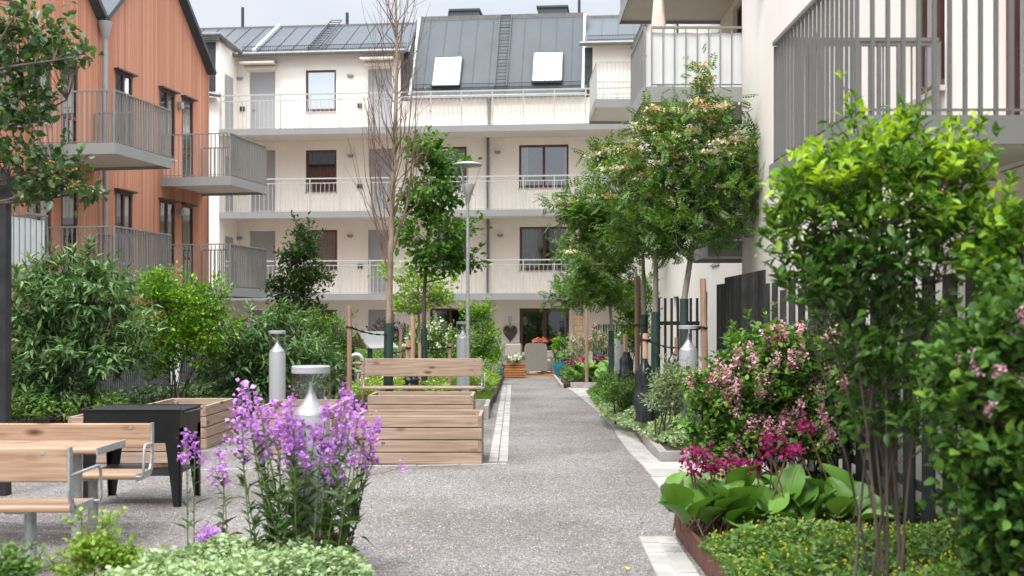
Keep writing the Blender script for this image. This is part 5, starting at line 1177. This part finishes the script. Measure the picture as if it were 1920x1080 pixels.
# ---- big young shrub in the foreground right
d = 6.35
T = shrub('tall_shrub', 'tall multi stemmed shrub with bright young leaves in the right foreground', 'shrub', 1665, d, .14, 62, [(1560, 335, 60, 44, .3), (1640, 310, 70, 46, .36), (1735, 320, 66, 55, .3), (1560, 390, 84, 50, .38), (1680, 400, 96, 55, .4), (1490, 400, 40, 26, .2), (1455, 460, 24, 14, .12), (1600, 242, 20, 26, .1), (1700, 250, 18, 30, .1), (1490, 345, 26, 22, .14), (1818, 270, 20, 28, .1), (1800, 340, 26, 26, .14), (1770, 410, 40, 50, .22)], 260, 11, .066, .45, L_big, T7, tw=.12, stems=11, droop=.0, spread=.6, r=.0085, basew=.10, shell=.1, twig_r=.0022)
b = T.o; EL = [E(1560, 470, 90, 40, d, b, .4), E(1660, 500, 100, 50, d, b, .42), E(1600, 560, 90, 50, d, b, .36), E(1700, 580, 80, 50, d, b, .36), E(1540, 540, 50, 40, d, b, .25), E(1640, 660, 80, 50, d, b, .3), E(1790, 480, 40, 40, d, b, .25), E(1700, 700, 80, 50, d, b, .3), E(1590, 650, 60, 50, d, b, .3), E(1640, 780, 90, 50, d, b, .25), E(1740, 800, 50, 60, d, b, .25)]
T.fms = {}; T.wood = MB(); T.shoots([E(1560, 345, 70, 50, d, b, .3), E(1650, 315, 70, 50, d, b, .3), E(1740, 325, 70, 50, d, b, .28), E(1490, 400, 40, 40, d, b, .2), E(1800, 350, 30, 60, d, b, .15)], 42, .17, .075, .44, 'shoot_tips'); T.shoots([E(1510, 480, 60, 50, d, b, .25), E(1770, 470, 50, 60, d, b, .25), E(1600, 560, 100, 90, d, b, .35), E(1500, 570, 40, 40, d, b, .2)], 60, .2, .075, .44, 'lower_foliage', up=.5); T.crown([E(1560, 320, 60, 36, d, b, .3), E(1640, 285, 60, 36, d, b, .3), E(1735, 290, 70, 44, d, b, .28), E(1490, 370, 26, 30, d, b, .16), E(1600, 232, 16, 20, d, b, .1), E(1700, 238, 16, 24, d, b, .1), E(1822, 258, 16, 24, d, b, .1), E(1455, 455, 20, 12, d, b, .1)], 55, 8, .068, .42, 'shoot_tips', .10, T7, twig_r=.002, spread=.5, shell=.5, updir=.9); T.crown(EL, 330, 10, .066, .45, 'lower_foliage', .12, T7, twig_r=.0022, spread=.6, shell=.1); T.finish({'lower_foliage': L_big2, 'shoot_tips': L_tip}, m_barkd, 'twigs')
# ---- near lilac, far right
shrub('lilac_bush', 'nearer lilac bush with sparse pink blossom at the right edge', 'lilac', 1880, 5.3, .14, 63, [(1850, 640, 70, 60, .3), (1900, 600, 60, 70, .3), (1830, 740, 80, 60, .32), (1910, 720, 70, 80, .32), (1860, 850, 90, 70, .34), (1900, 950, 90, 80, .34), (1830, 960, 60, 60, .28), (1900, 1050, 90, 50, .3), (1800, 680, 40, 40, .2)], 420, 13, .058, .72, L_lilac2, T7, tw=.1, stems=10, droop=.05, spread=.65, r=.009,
      blossom=[(L_pink, 20, 60, .028, .030, .012, 'blossom', .2)], basew=.12, twig_r=.002)
shrub('young_shrub', 'slim young shrub with bright leaves above the nearer lilac', 'shrub', 1880, 6.0, .14, 64, [(1860, 420, 36, 40, .18), (1895, 440, 34, 50, .2), (1840, 490, 40, 40, .2), (1885, 540, 40, 40, .2)], 75, 13, .065, .48, L_big, T7, tw=.11, stems=5, r=.008, twig_r=.002, shell=.1)

# ---- bergenias
def bergenia(label, px, py, d, zb, seed, nleaf, ls, flowers, spreadx=.3):
    b = Vector((W(px, py, d).x, d, zb)); t = thing('bergenia', label, 'bergenia', tuple(b), 0, 'bergenia plants with magenta flowers'); rg = np.random.default_rng(seed); fm = FM(); ribs = FM(); st = MB()
    nu, nv = 6, 7
    for i in range(nleaf):
        az = rg.uniform(0, 2 * math.pi) if i % 5 < 2 else math.pi / 2 + rg.uniform(-1.2, 1.2); el_ = rg.uniform(.4, 1.2) if i % 5 < 2 else rg.uniform(.75, 1.35); L = ls * rg.uniform(.8, 1.2); pet = L * rg.uniform(.3, .95); dr = np.array([math.cos(az) * math.cos(el_), math.sin(az) * math.cos(el_), math.sin(el_)]); o_ = np.array([rg.normal(0, spreadx * .55), rg.normal(0, spreadx * .35), 0])
        a = o_ + dr * pet; st.tube([tuple(o_), tuple(o_ + dr * pet * .5 + [0, 0, .01]), tuple(a)], .006, 5, False); X = unit(np.cross(dr, [0, 0, 1])); Z = np.cross(X, dr); wv = rg.uniform(0, 6)
        V = []
        for v in range(nv):
            q = v / (nv - 1); w_ = L * .46 * math.sin(math.pi * (q * .93 + .035) ** .78) ** .6
            bend = -.38 * q * q * L + .10 * L * q
            for u in range(nu):
                s_ = (u / (nu - 1) - .5) * 2; V.append(a + dr * L * q * .98 + Z * bend + X * s_ * w_ + Z * (abs(s_) ** 1.3 * w_ * .42 + .035 * L * math.sin(wv + q * 9 + s_ * 3) * abs(s_)))
        F_ = [(v * nu + u, v * nu + u + 1, (v + 1) * nu + u + 1, (v + 1) * nu + u) for v in range(nv - 1) for u in range(nu - 1)]; fm.add(np.array(V), np.array(F_)); mid = [(np.array(V[v * nu + 2]) + np.array(V[v * nu + 3])) / 2 + Z * .004 for v in range(nv)]; rb_ = [q_ + sgn * X * .0045 * (1 - .1 * i_) for i_, q_ in enumerate(mid) for sgn in (-1, 1)]; ribs.add(np.array(rb_), np.array([(2 * v, 2 * v + 1, 2 * v + 3, 2 * v + 2) for v in range(nv - 1)]))
    lv_ = fm.build('leaves', L_berg, t, True); ribs.build('midribs', L_lime, lv_); fl = FM()
    for (fx, fy) in flowers:
        c = np.array(W(fx, fy, d)) - np.array(b) + [0, rg.uniform(-.1, .1), 0]; s0 = np.array([rg.normal(0, spreadx * .4), rg.normal(0, .06), 0]); st.tube([tuple(p) for p in curve(s0, c, (.03, 0, .05), 5)], .0065, 6)
        n = 58; P = c + rg.normal(0, 1, (n, 3)) * ls * [.15, .13, .12]; leaf_quads(fl, P, rg.normal(0, 1, (n, 3)) + [0, 0, -.3], ls * .125, 1, rg)
    st.build('stems', M_plain('reddish_stem', (.16, .09, .04), .6) if 'reddish_stem' not in bpy.data.materials else bpy.data.materials['reddish_stem'], t); fl.build('blossom', L_mag, t); return t
bergenia('bergenia at the corner of the rust edged bed with the largest magenta flower heads', 1335, 985, 8.95, .16, 71, 40, .265, [(1300, 885), (1325, 868), (1345, 880), (1368, 862), (1390, 875), (1290, 860), (1315, 845)], .34)
bergenia('bergenia with broad glossy leaves right of the corner plant', 1445, 975, 8.8, .16, 72, 34, .27, [(1440, 840), (1448, 822), (1480, 850), (1420, 875)], .3)
bergenia('bergenia under the pink lilac bush, farthest right of its row', 1560, 970, 8.95, .16, 73, 28, .26, [(1510, 800), (1500, 842)], .3)
bergenia('bergenia beside the far kerb corner near the lone stake', 1110, 715, 31.3, .12, 74, 26, .36, [(1070, 680), (1082, 686), (1092, 674), (1100, 682), (1140, 672), (1128, 680), (1118, 676)], .5)
bergenia('far bergenia next to the far right bollard light', 1150, 708, 30.5, .12, 75, 24, .36, [(1150, 676), (1158, 668), (1172, 672), (1166, 660)], .45)

# ---- purple dame's rocket clump
def rocket(label, px, d, zb, seed, heads, basew, leafn=34, low=True):
    b = Vector((W(px, 900, d).x, d, zb)); T = Tree('purple_flower', label, 'flower', b, seed, 'purple flowering stems in the foreground'); rg = T.rg
    for (hx, hy) in heads:
        dd = rg.uniform(-.35, .35); c = np.array(W(hx, hy, d + dd)) - np.array(b); a = np.array([c[0] * .55 + rg.normal(0, basew), dd * .6, 0]); pts = curve(a, c, (rg.normal(0, .03), 0, .03), 7)
        T.wood.tube([tuple(p) for p in pts], [.0055, .005, .0048, .0045, .004, .0035, .003], 5, False)
        n = 44; t = rg.beta(1.2, 1.4, n)[:, None]; ax = unit(pts[-1] - pts[-3]); L = rg.uniform(.10, .20)
        P = c + ax * (t - .6) * L + rg.normal(0, 1, (n, 3)) * .027 * (1.15 - t * .55); leaf_quads(T.fm('blossom'), P, rg.normal(0, 1, (n, 3)) + [0, -.3, 0], .027, 1.15, rg, T4)
        for s_ in range(3):
            if rg.random() < .55:
                q = pts[4] + (pts[5] - pts[4]) * rg.random(); e = q + np.array([rg.normal(0, .07), rg.normal(0, .05), rg.uniform(.05, .12)]); T.wood.tube([tuple(q), tuple((q + e) / 2 + [0, 0, -.01]), tuple(e)], .0028, 4, False); k = 22; leaf_quads(T.fm('blossom'), e + rg.normal(0, .018, (k, 3)), rg.normal(0, 1, (k, 3)), .021, 1.1, rg)
        nl = leafn; t = rg.uniform(.08, .86, nl) ** 1.0; i = np.minimum((t * 6).astype(int), 5); P = pts[i] + (pts[i + 1] - pts[i]) * (t * 6 - i)[:, None]; az = rg.uniform(0, 2 * math.pi, nl); Dr = np.stack([np.cos(az), np.sin(az), rg.uniform(.2, 1.2, nl)], 1)
        big = t < .55; leaf_quads(T.fm('leaves'), P[big], Dr[big], .115, .27, rg, T4l, .4); leaf_quads(T.fm('leaves'), P[~big], Dr[~big], .07, .28, rg, T4l, .4)
        if low: k = 5; leaf_quads(T.fm('old_leaves'), a + rg.normal(0, .05, (k, 3)) + [0, 0, .16], rg.normal(0, 1, (k, 3)) + [0, 0, .1], .12, .3, rg, T4l)
    T.finish({'blossom': L_pur, 'leaves': L_hesp, 'old_leaves': L_brown}, m_stem, 'stems')
hd = [(458, 728), (455, 760), (442, 773), (484, 750), (488, 768), (516, 761), (503, 780), (545, 754), (525, 798), (533, 817), (483, 810), (562, 799), (555, 839), (579, 785), (612, 770), (607, 805), (647, 739), (658, 758), (636, 784), (655, 802), (673, 776), (684, 797), (705, 795), (699, 821), (644, 817), (684, 847), (614, 835), (632, 865), (636, 890), (552, 800), (540, 775), (492, 835), (470, 790), (590, 812), (667, 830)]
rocket('large clump of violet flowering stems around the nearest bollard light', 575, 7.85, .05, 81, hd, .05)
rocket('single violet flower spike left of the large clump', 425, 8.5, .05, 82, [(410, 850), (418, 880)], .03, 14)
rocket('thin violet flowered stalk in front of the grill leg', 362, 8.4, .05, 83, [(350, 822), (366, 835)], .02, 9, False)
rocket('low violet flower head above the variegated ground cover', 388, 8.0, .05, 84, [(385, 1008), (398, 1004), (376, 1014)], .02, 5, False)

# ---- ground covers
def inpoly(X, Y, poly):
    r = np.zeros(len(X), bool); n = len(poly); j = n - 1
    for i in range(n):
        xi, yi = poly[i]; xj, yj = poly[j]; c = ((yi > Y) != (yj > Y)) & (X < (xj - xi) * (Y - yi) / (yj - yi + 1e-12) + xi); r ^= c; j = i
    return r
def edge_dist(X, Y, poly):
    dm = np.full(len(X), 1e9); n = len(poly)
    for i in range(n):
        a = np.array(poly[i]); b = np.array(poly[(i + 1) % n]); ab = b - a; t = np.clip(((X - a[0]) * ab[0] + (Y - a[1]) * ab[1]) / (ab @ ab), 0, 1); dm = np.minimum(dm, np.hypot(X - a[0] - t * ab[0], Y - a[1] - t * ab[1]))
    return dm
def cover(name, label, cat, poly, n, z0, h, size, asp, mat, seed, tmpl=T4, lump=.5, flow=None, up=.55, edge=.25, low=.25):
    rg = np.random.default_rng(seed); xs = [p[0] for p in poly]; ys = [p[1] for p in poly]; X = rg.uniform(min(xs), max(xs), n * 3); Y = rg.uniform(min(ys), max(ys), n * 3); k = inpoly(X, Y, poly); X, Y = X[k][:n], Y[k][:n]
    ed = np.clip(edge_dist(X, Y, poly) / edge, 0, 1) ** .6; f1, f2 = rg.uniform(0, 6, 2); hh = h * (.45 + .55 * (.5 + .25 * np.sin(X * 5.1 / lump + f1) * np.cos(Y * 4.3 / lump) + .25 * np.sin(X * 2.3 / lump - Y * 3.1 / lump + f2))) * (.25 + .75 * ed)
    q = rg.uniform(0, 1, len(X)) ** low; Z = z0 + hh * q; P = np.stack([X, Y, Z], 1); Dr = rg.normal(0, 1, (len(X), 3)); Dr[:, 2] = np.abs(Dr[:, 2]) * up; fm = FM(); leaf_quads(fm, P, Dr, size, asp, rg, tmpl, upj=.5)
    o = fm.build(name, mat); tag(o, label, cat, kind='stuff')
    if flow:
        fmat, m_, fs, nm, fl_label = flow; i = rg.choice(len(X), m_); P2 = P[i].copy(); P2[:, 2] = z0 + hh[i] * 1.02 + rg.uniform(0, .05, m_); fm = FM(); k = 5
        PP = np.repeat(P2, k, 0); D2 = rg.normal(0, 1, (m_ * k, 3)); leaf_quads(fm, PP, D2, fs, .9, rg); o2 = fm.build(nm, fmat); tag(o2, fl_label, 'flowers', kind='stuff')
    return o
cover('ground_cover', 'white variegated ground cover under the purple flowers', 'ground cover', [(-2.4, 7.35), (-1.9, 7.95), (-1.0, 8.0), (-.9, 7.4), (-.84, 6.1), (-2.6, 6.1)], 14000, .05, .34, .042, .62, L_var, 91, T4)
cover('ground_cover', 'yellow flowered leafy ground cover in the rust edged bed', 'ground cover', [(1.33, 8.3), (1.33, 5.6), (3.3, 5.6), (3.3, 8.6)], 17000, .14, .26, .042, .7, L_mid, 92, T4, flow=(L_yel, 620, .010, 'yellow_flowers', 'tiny yellow flowers over the ground cover in the rust edged bed'))
cover('ground_cover', 'pale silvery ground cover in front of the right bollard light', 'ground cover', [(1.5, 19.5), (1.95, 15.3), (2.05, 14.85), (2.95, 14.85), (2.95, 19.5), (1.6, 21.5)], 15000, .12, .30, .05, .7, L_var, 93, T4)
cover('ground_cover', 'green ground cover along the far part of the right kerb', 'ground cover', [(1.6, 21.0), (2.95, 19.4), (2.95, 28.2), (2.1, 28.2), (1.65, 25.6)], 8000, .12, .3, .07, .5, L_mid, 94, T4)
cover('ground_cover', 'light lime green planting behind the path bench', 'ground cover', [(-3.1, 22.9), (-1.3, 22.9), (-1.25, 25.3), (-.45, 25.5), (-.34, 31.4), (-3.6, 31.4), (-3.5, 25.2)], 15000, .16, .42, .11, .33, L_lime, 95, T4l, lump=.7, flow=(L_whitef, 260, .03, 'small_white_flowers', 'small white flowers scattered in the lime green planting'))
cover('ground_cover', 'mixed greenery at the foot of the far trees', 'ground cover', [(-5.9, 31), (-.5, 31.5), (-.4, 36.8), (-5.9, 36.8)], 9000, .16, .9, .10, .45, L_mid, 96, T4, lump=1.2)
cover('ground_cover', 'green plants in the far right bed around the magenta flowers', 'ground cover', [(1.4, 31.0), (3.1, 31.0), (3.1, 35.9), (1.55, 36)], 7000, .12, .42, .09, .5, L_mid, 97, T4)
cover('ground_cover', 'dark greenery in the shade under the left shrubs', 'ground cover', [(-10.8, 18.5), (-4.8, 18.5), (-3.8, 21), (-4.0, 27), (-9.2, 27)], 12000, .08, .4, .09, .5, L_dark, 98, T4)
cover('grass', 'small patch of lawn between the lime green planting and the left strip', 'grass', [(-1.3, 22.78), (-.45, 22.78), (-.43, 25.2), (-1.3, 25.2)], 12000, .165, .06, .05, .12, L_grass, 99, T4, up=2.5)
cover('ground_cover', 'dark leaves on the soil under the lilac and the tall shrub', 'ground cover', [(1.7, 11.5), (1.95, 9.2), (3.35, 9.0), (3.35, 11.5)], 5000, .14, .22, .06, .5, L_big2, 100, T4)
# loose plants at the lower left corner
def lowplant(label, px, d, seed, ells, ncl, mat=L_lime): shrub('leafy_perennial', label, 'plant', px, d, 0, seed, ells, ncl, 16, .035, .75, mat, T4, tw=.07, stems=6, r=.004, twig_r=.0015, basew=.04, group='loose light green plants at the lower left corner')
lowplant('low bushy plant in the bottom left corner', 15, 7.2, 101, [(10, 1050, 40, 25), (30, 1075, 40, 25), (-20, 1065, 30, 25)], 60, L_mid)
lowplant('light green self seeded plant in front of the table leg', 185, 7.3, 102, [(185, 1010, 30, 24), (160, 1040, 30, 22), (205, 1050, 34, 24), (150, 985, 8, 10), (195, 975, 14, 10)], 75, L_lime)
lowplant('loose light green plant at the left end of the variegated ground cover', 260, 7.4, 103, [(245, 1055, 34, 22), (130, 1072, 30, 10), (290, 1070, 30, 12)], 60, L_lime)

# ---- patio planters
def pot(px, yb, d, r, h, label):
    p = W(px, yb, d); t = thing('glazed_pot', label, 'pot', (p.x, d, .05), 0, 'teal glazed pots at the patio'); m = MB(); pr_ = [(0, 0), (r * .72, 0)]
    for k in range(9): q = k / 8; pr_.append((r * (.74 + .26 * math.sin(q * 1.9)) + (.008 if k % 2 else 0), h * (.05 + .9 * q)))
    pr_ += [(r * 1.05, h), (r * .92, h), (r * .9, h * .9), (0, h * .9)]; m.lathe(pr_, n=28); m.build('vessel', m_teal, t); m = MB(); m.lathe([(0, h * .91), (r * .9, h * .91)], n=20); m.build('soil', m_soil, t); return p
p = pot(930, 695, 34.5, .24, .42, 'teal glazed pot left of the slatted wooden planter'); p2 = pot(1052, 700, 36.4, .25, .46, 'teal glazed pot at the right edge of the patio with a tall plant')
shrub('potted_plant', 'leafy green plant growing in the right teal pot', 'plant', 1052, 36.4, .45, 111, [(1052, 665, 14, 14), (1050, 645, 12, 12), (1058, 680, 12, 10)], 60, 14, .09, .7, L_bright, T4, tw=.13, stems=4)
shrub('potted_plant', 'low plant growing in the left teal pot', 'plant', 930, 34.5, .42, 112, [(928, 668, 14, 8)], 26, 14, .07, .6, L_mid, T4, tw=.1, stems=3)
d = 36.2; x0, x1 = W(943, 700, d).x, W(985, 700, d).x; t = thing('slatted_planter', 'orange brown slatted wooden planter with a white flower at the patio edge', 'planter', ((x0 + x1) / 2, d, .0)); hw = (x1 - x0) / 2; m = MB()
for k in range(6): m.plank(-hw, hw, -.2, .05 + k * .075, .03, .058, .006); m.plank(-hw, hw, .2, .05 + k * .075, .03, .058, .006); m.plank(-.183, .183, -hw + .015, .05 + k * .075, .03, .058, .006, 'y'); m.plank(-.183, .183, hw - .015, .05 + k * .075, .03, .058, .006, 'y')
m.build('slats', m_terrawood, t); m = MB(); m.box(-hw + .032, hw - .032, -.18, .18, .02, .42); m.build('soil', m_soil, t)
shrub('potted_plant', 'small plant with white blooms in the slatted wooden planter', 'plant', 965, 36.2, .42, 113, [(965, 674, 18, 5)], 30, 12, .06, .6, L_mid, T4, tw=.08, stems=3, blossom=[(L_whitef, 4, 40, .09, .04, .05, 'blossom', .3)])
p = W(1012, 640, 38.95); t = thing('flower_vase', 'vase of salmon pink flowers on the round patio table', 'vase', (p.x, 38.95, .76)); m = MB(); m.lathe([(0, 0), (.07, 0), (.09, .1), (.05, .2), (.06, .22)], n=16); m.build('vase', m_dark, t); flower_ball('blossom', (0, 0, .3), .28, 130, .07, M_leaf('salmon_petal', (.4, .08, .06), (.75, .32, .26)), t, 5, .5)
# orange trellis
p = W(1082, 620, 37.5); t = thing('trellis', 'orange wooden trellis leaning at the right of the patio window', 'trellis', (p.x, 37.5, 0)); m = MB()
for k in range(5): m.box(-.2 + k * .09, -.17 + k * .09, 0, .02, .3, 1.95)
for k in range(8): m.box(-.21, .2, .021, .04, .4 + k * .2, .43 + k * .2)
m.build('slats', m_terrawood, t)

p = G(1176, 1068); fm = FM(); leaf_quads(fm, [(0, 0, .012)] * 3, [(1, .2, .05), (-.6, .8, .05), (.1, -1, .05)], .04, .7, np.random.default_rng(3), T7, upj=.05); o = fm.build('fallen_leaf', L_yel); o.location = p; tag(o, 'single yellow fallen leaf lying on the gravel path', 'leaf')

TS = (np.array([(-.5, 0, -.3), (.45, -.1, -.3), (.1, .55, -.3), (0, .1, .45), (-.35, -.35, .1)]), [np.array([(0, 3, 2), (1, 2, 3), (4, 3, 0), (4, 1, 3), (0, 1, 4)])])
rgs = np.random.default_rng(77); n = 9000; Yd = 6.2 + rgs.beta(1.1, 1.6, n) * 9; Xd = rgs.uniform(-.45, .16, n) * Yd + rgs.normal(0, .1, n); k = (Xd < 1.3) & (Xd > -4.5) & ~((Xd < -.8) & (Yd < 8.2)) & ~((Xd < -.3) & (Yd > 14)); fm = FM(); P = np.stack([Xd[k], Yd[k], np.full(k.sum(), .003)], 1); leaf_quads(fm, P, rgs.normal(0, 1, (k.sum(), 3)) * [1, 1, .2], .011, 1.0, rgs, TS, .55, upj=.3)
o = fm.build('loose_gravel', add_island_tone(M_plain('loose_stone', (.34, .325, .315), .9, var=.1), .3, 1.6)); tag(o, 'loose small stones scattered over the gravel path in the foreground', 'gravel', kind='stuff')

n = 90; X_ = rgs.uniform(-.95, -.1, n) ; Y_ = rgs.uniform(7.4, 10.5, n); fm = FM(); leaf_quads(fm, np.stack([X_, Y_, np.full(n, .012)], 1), rgs.normal(0, 1, (n, 3)) * [1, 1, .1], .018, .8, rgs, T4, upj=.15); o = fm.build('fallen_petals', L_pur); tag(o, 'few fallen violet petals on the gravel beside the purple flowers', 'petals', kind='stuff')
n = 70; X_ = rgs.uniform(.55, 1.25, n); Y_ = rgs.uniform(7.2, 12.5, n); fm = FM(); leaf_quads(fm, np.stack([X_, Y_, np.full(n, .012)], 1), rgs.normal(0, 1, (n, 3)) * [1, 1, .1], .026, .5, rgs, T4, upj=.2); o = fm.build('leaf_litter', L_brown); tag(o, 'dry brown leaf bits on the gravel along the rust edged bed', 'leaf litter', kind='stuff')
